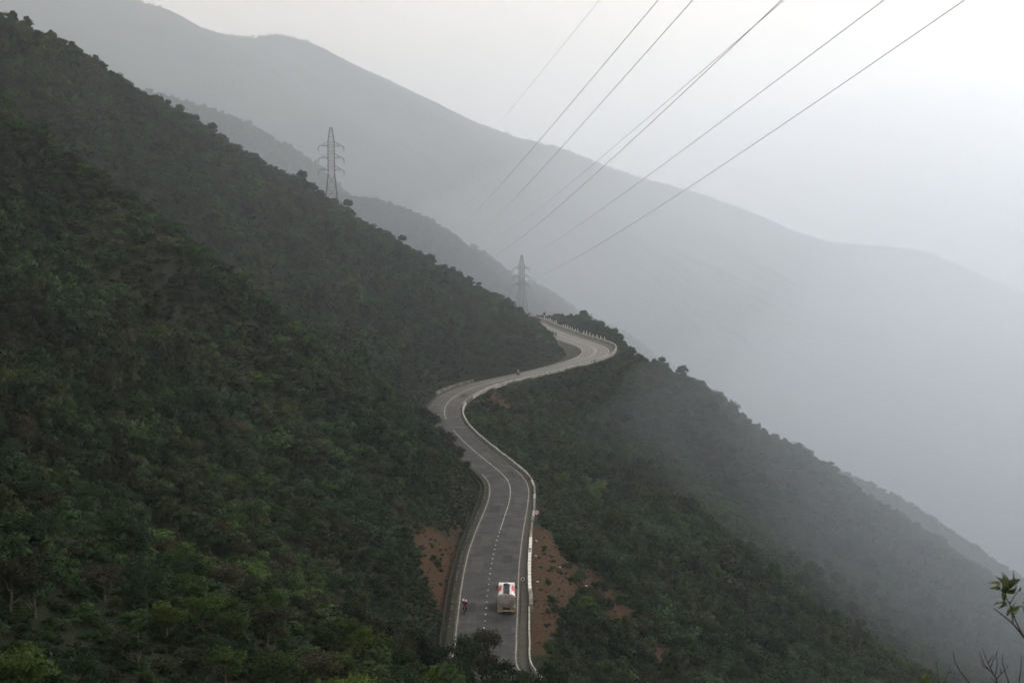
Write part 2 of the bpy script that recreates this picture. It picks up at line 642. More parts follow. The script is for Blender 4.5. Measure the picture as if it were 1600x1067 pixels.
def crest_y(x):
    return np.interp(x, [-420, -166, -135, -103, -73, -28, 5, 20, 35, 50, 70, 103, 146, 198, 300, 700],
                     [380, 425, 500, 570, 600, 622, 665, 680, 650, 540, 505, 505, 530, 560, 610, 740])


def terrain(x, y, flat=True):
    x = np.asarray(x, float)
    y = np.asarray(y, float)
    xr = np.interp(y, _yy, _xr)
    xs = np.interp(y, _yy, _xs)
    zr = np.interp(y, _yy, _zs)
    u = x - xr
    au = np.abs(u)
    # ribs grow stronger up the slope
    rib = smoothstep(12, 70, -u)
    ys = y + 0.25 * np.minimum(u, 0)
    xs = xs + rib * (13 * np.exp(-((ys - 262) / 34) ** 2) - 15 * np.exp(-((ys - 345) / 42) ** 2) + 8 * np.exp(-((ys - 190) / 20) ** 2))
    ribr = smoothstep(12, 70, u)
    xs = xs + ribr * (-7 * np.exp(-((y - 275) / 30) ** 2) + 8 * np.exp(-((y - 375) / 40) ** 2))
    w = smoothstep(8, 36, au)
    ue = u * (1 - w) + (x - xs) * w
    sl = np.interp(y, [0, 60, 110, 170, 260, 400, 440, 470, 500, 540, 600, 640], [0.36, 0.38, 0.45, 0.60, 0.69, 0.785, 0.74, 0.632, 0.575, 0.555, 0.57, 0.58])
    a = np.maximum(-ue - 7.0 - 9.0 * np.exp(-((y - 565) / 55) ** 2), 0)
    up = np.minimum(a, 5) * 0.35 + a * sl
    up = np.where(up > 95, 95 + (up - 95) * 0.8, up)
    b = np.maximum(ue - 6.0 - 15.0 * np.exp(-((y - 592) / 42) ** 2), 0)
    dn = np.minimum(b, 7) * 0.16 + b * 0.44 + np.maximum(b - 40, 0) * 0.23
    z = zr + up * 0.998 - dn
    t = (y - crest_y(x)) / 7.0
    z = z - 0.62 * 7.0 * (np.log1p(np.exp(np.clip(t, -30, 30))) + np.maximum(t - 30, 0))
    amp = smoothstep(8, 45, au)
    z = z + amp * (3.6 * fbm(x / 46, y / 34, 4) + 1.3 * fbm(x / 9 + 40, y / 9, 3))
    # viewpoint knoll the photographer stands on
    r2 = (x * x + (y + 2) ** 2)
    kn = np.exp(-r2 / (2 * 9.0 ** 2))
    z = z * (1 - kn) + (-1.7) * kn
    if flat:
        near = au < 60
        if near.any():
            xf, yf = x[near], y[near]
            zf = z[near]
            out = np.empty_like(zf)
            for i in range(0, len(xf), 4000):
                d2 = (xf[i:i + 4000, None] - RD[None, :, 0]) ** 2 + (yf[i:i + 4000, None] - RD[None, :, 1]) ** 2
                j = d2.argmin(1)
                off = (xf[i:i + 4000] - RD[j, 0]) * RN[j, 0] + (yf[i:i + 4000] - RD[j, 1]) * RN[j, 1]
                ext = np.where(off > 0, HW[j] + WOFF[j] + 0.5, HW[j] + LOFF[j] - 0.6)
                dd = np.sqrt(d2[np.arange(len(j)), j])
                run = np.where(off > 0, 4.0, 4.0)
                mm = 1 - smoothstep(ext + 0.5, ext + 0.5 + run, dd)
                out[i:i + 4000] = zf[i:i + 4000] * (1 - mm) + (RD[j, 2] - np.where(off > 0, 0.5, 1.0)) * mm
            z = z.copy()
            z[near] = out
    return z


def in_poly(px, py, poly):
    ins = np.zeros(px.shape, bool)
    n = len(poly)
    for i in range(n):
        x1, y1 = poly[i]
        x2, y2 = poly[(i + 1) % n]
        c = ((y1 > py) != (y2 > py)) & (px < (x2 - x1) * (py - y1) / (y2 - y1 + 1e-9) + x1)
        ins ^= c
    return ins


BARE = [([(640, 812), (668, 818), (690, 830), (722, 815), (712, 860), (704, 950), (690, 965), (662, 905), (645, 860)], -40, 0),
        ([(826, 815), (860, 826), (878, 868), (908, 885), (942, 895), (968, 930), (1000, 960), (975, 985), (935, 955), (905, 938), (880, 950), (868, 990), (850, 1024), (818, 1024), (822, 950)], 0, 60),
        ([(1005, 1000), (1045, 1012), (1075, 1066), (1015, 1055)], 0, 90),
        ([(766, 610), (792, 622), (832, 652), (838, 672), (800, 652), (764, 628)], 0, 60)]

gx = np.concatenate([np.arange(-420, -180, 8.0), np.arange(-180, 210, 2.0), np.arange(210, 340, 4.0), np.arange(340, 721, 12.0)])
gy = np.concatenate([np.arange(-90, -20, 6.0), np.arange(-20, 660, 2.0), np.arange(660, 1000, 8.0)])
GX, GY = np.meshgrid(gx, gy)
GZ = terrain(GX.ravel(), GY.ravel()).reshape(GX.shape)
ny_, nx_ = GX.shape
idx = np.arange(nx_ * ny_).reshape(ny_, nx_)
quads = np.stack([idx[:-1, :-1], idx[:-1, 1:], idx[1:, 1:], idx[1:, :-1]], -1).reshape(-1, 4)
V = np.stack([GX.ravel(), GY.ravel(), GZ.ravel()], 1)


def grid_mesh(name, V, quads, mat):
    me = bpy.data.meshes.new(name)
    me.vertices.add(len(V))
    me.vertices.foreach_set('co', V.astype(np.float32).ravel())
    me.loops.add(quads.size)
    me.loops.foreach_set('vertex_index', quads.astype(np.int32).ravel())
    me.polygons.add(len(quads))
    me.polygons.foreach_set('loop_start', np.arange(0, quads.size, 4, dtype=np.int32))
    me.polygons.foreach_set('use_smooth', np.ones(len(quads), bool))
    me.update(calc_edges=True)
    me.materials.append(mat)
    return link(bpy.data.objects.new(name, me))


def bare_mask(x, y, z):
    u = x - np.interp(y, _yy, _xr)
    px, py = project(x, np.maximum(y, 20), z)
    out = np.zeros(x.shape)
    for poly, u0, u1 in BARE:
        out = np.maximum(out, (in_poly(px, py, poly) & (u > u0) & (u < u1) & (y > 150) & (y < 470)).astype(float))
    return out


bare = bare_mask(V[:, 0], V[:, 1], V[:, 2]).reshape(GX.shape)
for _ in range(1):
    b2 = bare.copy()
    b2[1:-1, 1:-1] = (bare[1:-1, 1:-1] * 4 + bare[:-2, 1:-1] + bare[2:, 1:-1] + bare[1:-1, :-2] + bare[1:-1, 2:]) / 8
    bare = b2
hill = grid_mesh('hillside', V, quads, M_GROUND)
tag(hill, kind='structure')
a_ = hill.data.attributes.new('bare', 'FLOAT', 'POINT')
a_.data.foreach_set('value', bare.ravel().astype(np.float32))


def sample_grid(x, y):
    """height of the built hillside mesh"""
    i = np.clip(np.searchsorted(gx, x) - 1, 0, nx_ - 2)
    j = np.clip(np.searchsorted(gy, y) - 1, 0, ny_ - 2)
    fx = (x - gx[i]) / (gx[i + 1] - gx[i])
    fy = (y - gy[j]) / (gy[j + 1] - gy[j])
    return (GZ[j, i] * (1 - fx) + GZ[j, i + 1] * fx) * (1 - fy) + (GZ[j + 1, i] * (1 - fx) + GZ[j + 1, i + 1] * fx) * fy


# ------------------------------------------------------------------ ridges and mountain behind
RIDGES = {}


def ridge(name, crest, cross, rows, slope, back, noise_amp, noise_len, n_along, mat, drop=0.0, far=1.0):
    cr = np.array([at(c[0], c[1], c[2] * far) for c in crest])
    rows = [r * far for r in rows]
    noise_amp *= far
    noise_len *= far
    drop *= far
    cr[:, 2] -= drop
    seg = np.r_[0, np.cumsum(np.linalg.norm(np.diff(cr, axis=0), axis=1))]
    s = np.linspace(0, seg[-1], n_along)
    c = np.stack([np.interp(s, seg, cr[:, k]) for k in range(3)], 1)
    ker = np.ones(5) / 5
    for k in range(3):
        c[:, k] = np.convolve(np.pad(c[:, k], 2, mode='edge'), ker, mode='valid')
    cross = np.array(cross, float)
    cross /= np.linalg.norm(cross)
    tt = np.array(rows)
    X = c[:, None, 0] + cross[0] * tt[None, :]
    Y = c[:, None, 1] + cross[1] * tt[None, :]
    fall = np.where(tt > 0, slope * tt, -back * tt)
    # rounded crest
    fall = np.sqrt(fall ** 2 + (0.012 * abs(rows[-1])) ** 2) - 0.012 * abs(rows[-1])
    amp = noise_amp * (0.10 + 0.9 * smoothstep(0, 12 * noise_amp, np.abs(tt)))
    Z = c[:, None, 2] - fall[None, :] + amp[None, :] * (fbm(s[:, None] / noise_len + 0 * X, tt[None, :] / (noise_len * 3.0) + 0 * X, 5) + 0.35 * fbm(X / noise_len * 3, Y / noise_len * 3, 4))
    if noise_amp > 40:
        Z = Z + 7.0 * fbm(X / 45, Y / 45, 3) * np.exp(-np.abs(tt)[None, :] / 260.0)
    n, mrow = X.shape
    idx = np.arange(n * mrow).reshape(n, mrow)
    q = np.stack([idx[:-1, :-1], idx[1:, :-1], idx[1:, 1:], idx[:-1, 1:]], -1).reshape(-1, 4)
    o = grid_mesh(name, np.stack([X.ravel(), Y.ravel(), Z.ravel()], 1), q, mat)
    tag(o, kind='structure')
    RIDGES[o.name] = (X, Y, Z)
    return o


rows_mid = list(np.arange(-60, 0, 12)) + list(np.arange(0, 120, 5)) + list(np.arange(120, 700, 20))
ridge('hill', [(-60, 50, 880), (100, 103, 890), (225, 138, 900), (300, 158, 920), (370, 183, 940), (430, 216, 960), (480, 246, 980), (512, 276, 1000), (560, 340, 1040), (640, 400, 1080)],
      (0.55, -0.85), rows_mid, 0.58, 0.5, 5.0, 60, 220, M_FAR, drop=3.5, far=1.75)
ridge('hill', [(420, 262, 720), (500, 288, 730), (545, 300, 740), (590, 304, 748), (630, 320, 755), (668, 337, 762), (692, 354, 770), (703, 378, 780), (720, 410, 800), (760, 460, 830)],
      (0.60, -0.80), rows_mid, 0.60, 0.5, 4.0, 50, 160, M_FAR, drop=3.5, far=1.75)
ridge('hill', [(600, 372, 850), (690, 374, 858), (735, 374, 868), (765, 402, 885), (800, 428, 915), (840, 440, 960), (900, 482, 1020), (960, 505, 1080), (1010, 545, 1150), (1100, 600, 1250)],
      (0.60, -0.80), rows_mid, 0.60, 0.5, 5.0, 60, 260, M_FAR, drop=3.5, far=1.6)
ridge('hill', [(1120, 660, 690), (1250, 705, 690), (1340, 746, 690), (1400, 772, 695), (1450, 808, 700), (1500, 841, 705), (1560, 881, 710), (1650, 935, 720), (1800, 1010, 740)],
      (0.45, -0.9), rows_mid, 0.62, 0.6, 4.0, 50, 200, M_FAR, drop=3.0)
rows_far = list(np.arange(-600, 0, 100)) + list(np.arange(0, 500, 12)) + list(np.arange(500, 2400, 50))
ridge('mountain', [(-700, 20, 2350), (-300, -20, 2450), (0, -34, 2550), (190, -6, 2650), (240, 10, 2680), (300, 42, 2720), (370, 58, 2770), (430, 53, 2800), (470, 63, 2840), (500, 80, 2870), (560, 105, 2930),
                   (640, 145, 3000), (700, 175, 3060), (800, 210, 3160), (860, 225, 3230), (940, 255, 3330), (1000, 275, 3420), (1080, 300, 3530), (1150, 325, 3640),
                   (1230, 360, 3780), (1290, 378, 3890), (1430, 390, 4150), (1480, 415, 4250), (1530, 445, 4350), (1600, 458, 4500), (1800, 490, 4900), (2100, 520, 5400)],
      (0.62, -0.78), rows_far, 0.42, 0.5, 80.0, 420, 1300, M_FAR, drop=6.0, far=1.65)
gs = 14800.0
xs_ = np.linspace(-gs, gs, 121)
ys_ = np.linspace(-1400, 10400, 71)
XX, YY = np.meshgrid(xs_, ys_)
ZZ = -640 + 60 * fbm(XX / 900, YY / 900, 3)
ii = np.arange(XX.size).reshape(XX.shape)
qq = np.stack([ii[:-1, :-1], ii[:-1, 1:], ii[1:, 1:], ii[1:, :-1]], -1).reshape(-1, 4)
gr = grid_mesh('ground', np.stack([XX.ravel(), YY.ravel(), ZZ.ravel()], 1), qq, M_FAR)
tag(gr, kind='structure')

# ------------------------------------------------------------------ road surface
S_ALL = np.arange(sq(-9.5), sq(39.5), 1.0)


def strip(name, s, offs, dzs, mat, parent=None, smooth=True):
    """ribbon along the road: offs / dzs are lists of arrays (one column each), left to right"""
    cols = [rpt(s, o + 0 * s, d) for o, d in zip(offs, dzs)]
    n = len(s)
    mcol = len(cols)
    Vv = np.stack(cols, 1).reshape(-1, 3)
    idx = np.arange(n * mcol).reshape(n, mcol)
    q = np.stack([idx[:-1, :-1], idx[:-1, 1:], idx[1:, 1:], idx[1:, :-1]], -1).reshape(-1, 4)
    return mesh_obj(name, Vv, q.tolist(), mat, parent, smooth)


h = hw_s(S_ALL)
fr1 = 0.22 * vnoise(S_ALL * 0.8, S_ALL * 0 + 1.5) + 0.12 * vnoise(S_ALL * 0.13, S_ALL * 0 + 8.5)
fr2 = 0.22 * vnoise(S_ALL * 0.8, S_ALL * 0 + 4.5) + 0.12 * vnoise(S_ALL * 0.13, S_ALL * 0 + 6.5)
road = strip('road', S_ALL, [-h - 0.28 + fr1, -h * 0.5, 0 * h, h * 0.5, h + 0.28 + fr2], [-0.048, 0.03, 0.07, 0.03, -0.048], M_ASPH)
ra = road.data.attributes.new('off', 'FLOAT', 'POINT')
ra.data.foreach_set('value', np.stack([-h - .28, -h * .5, 0 * h, h * .5, h + .28], 1).ravel().astype(np.float32))
tag(road, kind='structure')
w_ = woff_s(S_ALL)
l_ = loff_s(S_ALL)
sh = strip('road_shoulder', S_ALL, [h + 0.33, h + w_ * 0.6 + 0.2, h + w_ + 0.30, h + w_ + 0.36], [-0.054, -0.07, -0.08, -3.5], M_SHOULDER)
tag(sh, kind='structure')
# inner side: earth lip, concrete drain, earth bank
dl = np.minimum(l_, 2.6)
dr = strip('drain', S_ALL, [-h - l_ - 0.12, -h - l_ - 0.1, -h - l_, -h - l_ + 0.1, -h - l_ + 0.75, -h - l_ + 0.85, -h - l_ * 0.5 - 0.2, -h - 0.33],
           [-4.0, 0.02, 0.03, -0.8, -0.8, -0.05, -0.07, -0.054], M_DRAIN, None, False)
tag(dr, kind='structure')
kerb_bm = MB().box((0, 0, 0.0), (0.18, 1.1, 0.3))
k0 = None
for k, s in enumerate(np.arange(sq(0.3), sq(9.0), 1.25)):
    if random.random() < 0.5:
        continue
    p = rpt(s, -float(hw_s(s)) - float(loff_s(s)) + 0.98, -0.02)
    t = rpt(s + 0.5, 0) - rpt(s - 0.5, 0)
    if k0 is None:
        k0 = kerb_bm.build('kerb_stone', M_KERB, dr)
        ko = k0
    else:
        ko = k0.copy()
        link(ko, dr)
    ko.location = p + np.array((0, 0, 0.05 * (random.random() - 0.5)))
    ko.rotation_euler = (0, 0, math.atan2(t[1], t[0]) - math.pi / 2 + 0.04 * (random.random() - 0.5))


def crown_dz(off_frac):
    return np.interp(abs(off_frac), [0, 0.5, 1.0], [0.07, 0.03, -0.035])


def line(name, s0, s1, off_fn, width, mat, extra=0.006):
    s = np.arange(s0, s1, 0.6)
    if len(s) < 2:
        s = np.array([s0, s1])
    o = off_fn(s)
    fr = np.abs(o / hw_s(s))
    dz = np.interp(fr, [0, 0.5, 1.0, 1.1], [0.07, 0.03, -0.035, -0.05]) + extra
    return strip(name, s, [o - width / 2, o + width / 2], [dz, dz], mat, road)


line('edge_line', sq(-3), sq(10.2), lambda s: -hw_s(s) + 0.1, 0.17, M_PAINT2)
line('edge_line', sq(24.5), sq(31.5), lambda s: -hw_s(s) + 0.1, 0.20, M_PAINT)
line('edge_line', sq(-3), sq(10.6), lambda s: hw_s(s) - 0.1, 0.18, M_PAINT2)
line('edge_line', sq(17.5), sq(34.5), lambda s: hw_s(s) - 0.1, 0.20, M_PAINT)
cen = lambda s: np.interp(s, [sq(0), sq(4), sq(7), sq(12)], [-0.35, -0.1, 0.25, 0.1])
line('centre_line', sq(5.1), sq(14.6), cen, 0.17, M_PAINT)
line('centre_line', sq(15.6), sq(23.5), cen, 0.20, M_PAINT)
line('centre_line', sq(26.2), sq(28.9), cen, 0.20, M_PAINT)
for s in np.arange(sq(-0.6), sq(5.0), 3.25):
    line('lane_dash', s, s + 1.15, cen, 0.24, M_PAINT)

M_PATCH_L = dirty('pale_patch', (0.062, 0.061, 0.058), (0.034, 0.034, 0.033), 0.8, 0.6, 0.9, 0.15)
M_PATCH_D = dirty('dark_patch', (0.018, 0.018, 0.018), (0.034, 0.034, 0.033), 0.6, 0.6, 0.9, 0.15)
for k, (q, o0, wd_, ln) in enumerate(((1.2, -2.6, 1.6, 5.0), (2.3, 1.9, 1.8, 4.0), (3.0, -2.4, 2.0, 9.0), (3.3, 2.3, 1.5, 6.0), (4.3, -1.9, 1.7, 7.0), (4.9, 2.4, 2.2, 5.0), (6.2, -2.2, 1.8, 8.0),
                                      (7.0, 2.2, 2.0, 6.0), (8.5, -1.6, 2.0, 5.0), (9.6, 2.2, 1.4, 6.0), (12.0, 1.8, 2.0, 6.0), (16.4, 1.6, 1.6, 8.0), (18.5, 2.2, 1.6, 7.0))):
    sp_ = np.arange(sq(q), sq(q) + ln, 0.5)
    jl = 0.18 * vnoise(sp_ * 1.3, sp_ * 0 + k)
    jr = 0.18 * vnoise(sp_ * 1.3, sp_ * 0 + k + 30)
    dzp = lambda o: np.interp(np.abs(o / hw_s(sp_)), [0, 0.5, 1.0], [0.07, 0.03, -0.035]) + 0.003
    lo_, ro_ = o0 - wd_ / 2 + jl, o0 + wd_ / 2 + jr
    if lo_.min() * ro_.max() < 0:
        continue
    strip('repair_patch', sp_, [lo_, (lo_ + ro_) / 2, ro_], [dzp(lo_), np.maximum(dzp((lo_ + ro_) / 2), (dzp(lo_) + dzp(ro_)) / 2), dzp(ro_)], M_PATCH_L if k % 3 else M_PATCH_D, road)

# ------------------------------------------------------------------ parapets, posts, short wall


def wall_strip(name, s0, s1, off_fn, w, hgt, mat, parent=None, step=1.2, base=-0.6, wob=0.0):
    s = np.arange(s0, s1 + step * 0.5, step)
    o = off_fn(s)
    n = len(s)
    wv = wob * vnoise(s * 0.7, s * 0 + 3.3)
    top = hgt + wv
    cols = [rpt(s, o, base), rpt(s, o, top - 0.05), rpt(s, o + 0.05, top), rpt(s, o + w - 0.05, top), rpt(s, o + w, top - 0.05), rpt(s, o + w, base - 0.6)]
    Vv = np.stack(cols, 1).reshape(-1, 3)
    mcol = len(cols)
    idx = np.arange(n * mcol).reshape(n, mcol)
    q = np.stack([idx[:-1, :-1], idx[:-1, 1:], idx[1:, 1:], idx[1:, :-1]], -1).reshape(-1, 4).tolist()
    q.append(tuple(range(mcol)))
    q.append(tuple(reversed([int(i) for i in idx[-1]])))
    return mesh_obj(name, Vv, q, mat, parent)


wo_fn = lambda s: hw_s(s) + woff_s(s)


def segmented_wall(s0, s1, w, hgt, mats, label, seg=5.0):
    w, hgt = w * 0.85, hgt * 0.8
    """a parapet built in lengths, each a little out of line with the next"""
    mid = (s0 + s1) / 2
    e = empty('parapet_wall', rpt(mid, float(wo_fn(mid)), -0.1))
    tag(e, label, 'wall')
    n = max(1, int(round((s1 - s0) / seg)))
    ed = np.linspace(s0, s1, n + 1)
    for k in range(n):
        dx, dh = random.uniform(-.06, .06), random.uniform(-.09, .07)
        o = wall_strip('wall_length', ed[k], ed[k + 1] - 0.07, lambda s, dx=dx: wo_fn(s) + dx, w, hgt + dh, random.choice(mats), None, (ed[k + 1] - ed[k] - 0.07) / max(2, int((ed[k + 1] - ed[k]) / 1.1)), -0.6, 0.10)
        o.data.transform(Matrix.Translation(-e.location))
        o.parent = e
    return e


tag(wall_strip('kerb_wall', sq(-2.5), sq(1.30), wo_fn, 0.22, 0.45, M_PALEWALL, None, 1.2, -0.6, 0.1), 'thin pale kerb wall at the road edge nearest the bottom of the picture', 'wall')
tag(wall_strip('broken_wall', sq(1.34), sq(1.92), lambda s: wo_fn(s) + 0.1 + 0.12 * vnoise(s, s * 0), 0.55, 0.55, M_OLDWALL, None, 0.7, -0.6, 0.5), 'rough broken grey wall stub beside the tanker, below the white blocks', 'wall')
# the white blocks with open joints
bw = empty('block_wall', rpt(sq(3), float(wo_fn(sq(3))), -0.08))
tag(bw, 'bright white parapet of separate painted blocks beside the tanker', 'wall')
s = sq(1.95)
blk = None
nb = 0
while s < sq(4.35):
    Lb = 2.15
    p = rpt(s + Lb / 2, float(wo_fn(s + Lb / 2)) + 0.25, 0.26)
    t = rpt(s + Lb, float(wo_fn(s + Lb))) - rpt(s, float(wo_fn(s)))
    if blk is None:
        blk = MB().box((0, 0, 0), (0.5, Lb - 0.07, 1.0), None, 0.94).build('block', M_WHITEWALL, bw, False, 0.03)
        ob = blk
    else:
        ob = blk.copy()
        link(ob, bw)
    ob.matrix_parent_inverse = Matrix.Identity(4)
    ob.location = Vector(p) - bw.location + Vector((random.uniform(-.03, .03), 0, random.uniform(-.025, .025)))
    ob.rotation_euler = (0, 0, math.atan2(t[1], t[0]) - math.pi / 2 + random.uniform(-.012, .012))
    s += Lb
    nb += 1
# black warning mark on the far blocks
for ds, wd_, ln in ((0.0, 0.30, 0.9), (1.1, 0.42, 0.7), (2.0, 0.22, 0.8)):
    s1 = sq(3.72) + ds
    p = rpt(s1, float(wo_fn(s1)) + 0.25, 0.775)
    mk = MB().box((0, 0, 0), (wd_, ln, 0.01), Matrix.Rotation(0.25, 3, 'Z')).build('black_mark', M_BLACK, bw)
    mk.location = Vector(p) - bw.location
segmented_wall(sq(4.42), sq(9.6), 0.48, 0.72, (M_OLDWALL, M_OLDWALL, M_PALEWALL), 'stained grey parapet on the outer side of the near bend, past the round sign')
segmented_wall(sq(9.66), sq(13.0), 0.45, 0.70, (M_PALEWALL,), 'pale parapet running diagonally up from the near bend')
segmented_wall(sq(13.06), sq(17.6), 0.42, 0.72, (M_PALEWALL,), 'pale parapet curving round the narrow left bend, ending in an open gap')
segmented_wall(sq(18.6), sq(25.4), 0.38, 0.66, (M_PALEWALL,), 'thin broken parapet on the outer edge between the left bend and the hairpin')
segmented_wall(sq(25.5), sq(31.0), 0.45, 0.85, (M_PALEWALL,), 'white parapet sweeping round the outside of the far hairpin')
segmented_wall(sq(31.05), sq(38.8), 0.45, 0.75, (M_PALEWALL,), 'white low wall beyond the hairpin with posts standing along it')
tag(wall_strip('short_wall', sq(19.0), sq(21.2), lambda s: -hw_s(s) - 2.0, 0.35, 0.65, M_OLDWALL, None, 1.0, -0.6, 0.1), 'short pale wall against the uphill bank inside the left bend', 'wall')
post = MB().box((0, 0, 0.55), (0.26, 0.26, 1.1), None, 0.85).box((0, 0, 1.13), (0.17, 0.17, 0.06), None, 0.6)
ORD = 'first second third fourth fifth sixth seventh eighth ninth tenth eleventh twelfth thirteenth fourteenth fifteenth sixteenth seventeenth eighteenth nineteenth twentieth twenty-first'.split()
p0 = None
npost = -1
for kk_, s in enumerate(np.linspace(sq(30.7), sq(35.6), 24)):
    if kk_ in (7, 15, 16):
        continue
    npost += 1
    k = npost
    p = rpt(s, float(wo_fn(s)) + 0.9, -0.15)
    if p0 is None:
        p0 = post.build('guide_post', M_WHITEWALL)
        b_ = p0
    else:
        b_ = p0.copy()
        link(b_)
    b_.location = p
    b_.scale = (1, 1, random.uniform(1.15, 1.6))
    b_.rotation_euler = (random.uniform(-.12, .12), random.uniform(-.12, .12), 0.4)
    tag(b_, 'small white guide post beyond the hairpin, %s from the hairpin end of the row' % ORD[k], 'post', 'white guide posts beyond the hairpin')
# culvert outlet below the parapet
cs = sq(20.6)
cp = rpt(cs, float(wo_fn(cs)) + 0.9, -1.6)
tt_ = rpt(cs + .5, 0) - rpt(cs - .5, 0)
cv = MB().box((0, 0, 0), (0.5, 3.2, 3.2)).box((1.0, -1.5, -0.6), (2.0, 0.35, 2.4)).box((1.0, 1.5, -0.6), (2.0, 0.35, 2.4)).build('culvert_headwall', M_PALEWALL)
cv.location = cp
cv.rotation_euler = (0, 0, math.atan2(tt_[1], tt_[0]) - math.pi / 2)
tag(cv, 'pale culvert headwall on the downhill bank under the thin parapet', 'culvert')

# ------------------------------------------------------------------ vegetation


def leaf_cloud(seed, lobes, n, size, rx, rz, z0, upness=0.35, flat=0.75):
    """leaf-clump faces spread over overlapping lobes"""
    r = np.random.default_rng(seed)
    cs = []
    for k in range(lobes):
        a = r.random() * 2 * math.pi
        rad = rx * 0.66 * math.sqrt(r.random())
        hz = r.random()
        cs.append((rad * math.cos(a), rad * math.sin(a), z0 + rz * (0.25 + 0.62 * hz * (1 - 0.45 * (rad / rx) ** 2)), rx * r.uniform(0.26, 0.46)))
    verts = []
    faces = []
    norms = []
    for i in range(n):
        cx, cy, cz, cr = cs[int(r.integers(lobes))]
        d = r.normal(size=3)
        d /= np.linalg.norm(d)
        if d[2] < -0.3:
            d[2] *= -0.6
        rr = cr * (0.35 + 0.85 * r.random() + (0.35 * r.random() if r.random() < 0.15 else 0))
        p = np.array((cx, cy, cz)) + d * rr * np.array((1, 1, flat))
        nrm = d * 0.8 + np.array((0, 0, upness)) + r.normal(size=3) * 0.45
        nrm /= np.linalg.norm(nrm)
        t = np.cross(nrm, r.normal(size=3))
        t /= np.linalg.norm(t)
        b = np.cross(nrm, t)
        s_ = size * r.uniform(0.55, 1.35)
        w2 = s_ * r.uniform(0.35, 0.6)
        k0_ = len(verts)
        verts += [tuple(p - t * s_ * 0.5), tuple(p + b * w2 - nrm * s_ * 0.08), tuple(p + t * s_ * 0.55 - nrm * s_ * 0.12), tuple(p - b * w2 - nrm * s_ * 0.08)]
        faces.append((k0_, k0_ + 3, k0_ + 2, k0_ + 1))
        if nrm @ d < 0:
            faces[-1] = faces[-1][::-1]
            nrm = -nrm
        vn = 0.62 * d + 0.45 * nrm + np.array((0, 0, 0.25))
        vn /= np.linalg.norm(vn)
        norms += [tuple(vn)] * 4
    return verts, faces, norms


def hidden_mesh(name, vf, mat):
    me = bpy.data.meshes.new(name)
    me.from_pydata(vf[0], [], vf[1])
    me.update()
    if len(vf) > 2:
        me.polygons.foreach_set('use_smooth', [True] * len(me.polygons))
        me.normals_split_custom_set_from_vertices(vf[2])
    me.materials.append(mat)
    return me


SHRUBS = []
for k in range(9):
    lobes = [5, 8, 11, 6, 9, 13, 7, 4, 10][k]
    n = [380, 480, 620, 430, 520, 700, 420, 300, 560][k]
    rx = [1.0, 1.05, 1.1, .9, 1.15, 1.2, .85, .75, 1.0][k]
    rz = [1.2, 1.3, 1.2, 1.6, 1.0, 1.5, 1.9, 1.5, 1.7][k]
    SHRUBS.append(hidden_mesh('scrub_source', leaf_cloud(100 + k, lobes, int(n * 2.1), 0.17, rx, rz, 0.0), M_LEAF))


M_HERB = leaf_material('herb_leaf', [(0.0, (0.017, 0.036, 0.013)), (0.4, (0.026, 0.052, 0.017)), (0.75, (0.046, 0.064, 0.022)), (1.0, (0.066, 0.066, 0.028))], 0.5, 0.06)


def tuft(seed, n):
    """arching blades and fronds from one root"""
    r = np.random.default_rng(seed)
    vs, fs = [], []
    for i in range(n):
        a = r.random() * 6.283
        b0 = r.normal(size=2) * .32
        L = r.uniform(.6, 1.25)
        w = r.uniform(.05, .12)
        out = r.uniform(.25, .9)
        dx, dy = math.cos(a), math.sin(a)
        px_, py_ = -dy * w, dx * w
        k = len(vs)
        x1, y1 = b0[0] + dx * out * .5 * L, b0[1] + dy * out * .5 * L
        x2, y2 = b0[0] + dx * out * L, b0[1] + dy * out * L
        vs += [(b0[0] - px_, b0[1] - py_, 0), (b0[0] + px_, b0[1] + py_, 0), (x1 + px_ * 1.3, y1 + py_ * 1.3, L * .75), (x1 - px_ * 1.3, y1 - py_ * 1.3, L * .75), (x2, y2, L * r.uniform(.6, .95))]
        fs += [(k, k + 1, k + 2, k + 3), (k + 3, k + 2, k + 4)]
    return vs, fs


HERBS = [hidden_mesh('herb_source', tuft(500 + k, 70), M_HERB) for k in range(4)] + [hidden_mesh('herb_source', leaf_cloud(520 + k, 7, 420, .26, 1.0, .8, 0.0), M_HERB) for k in range(3)]


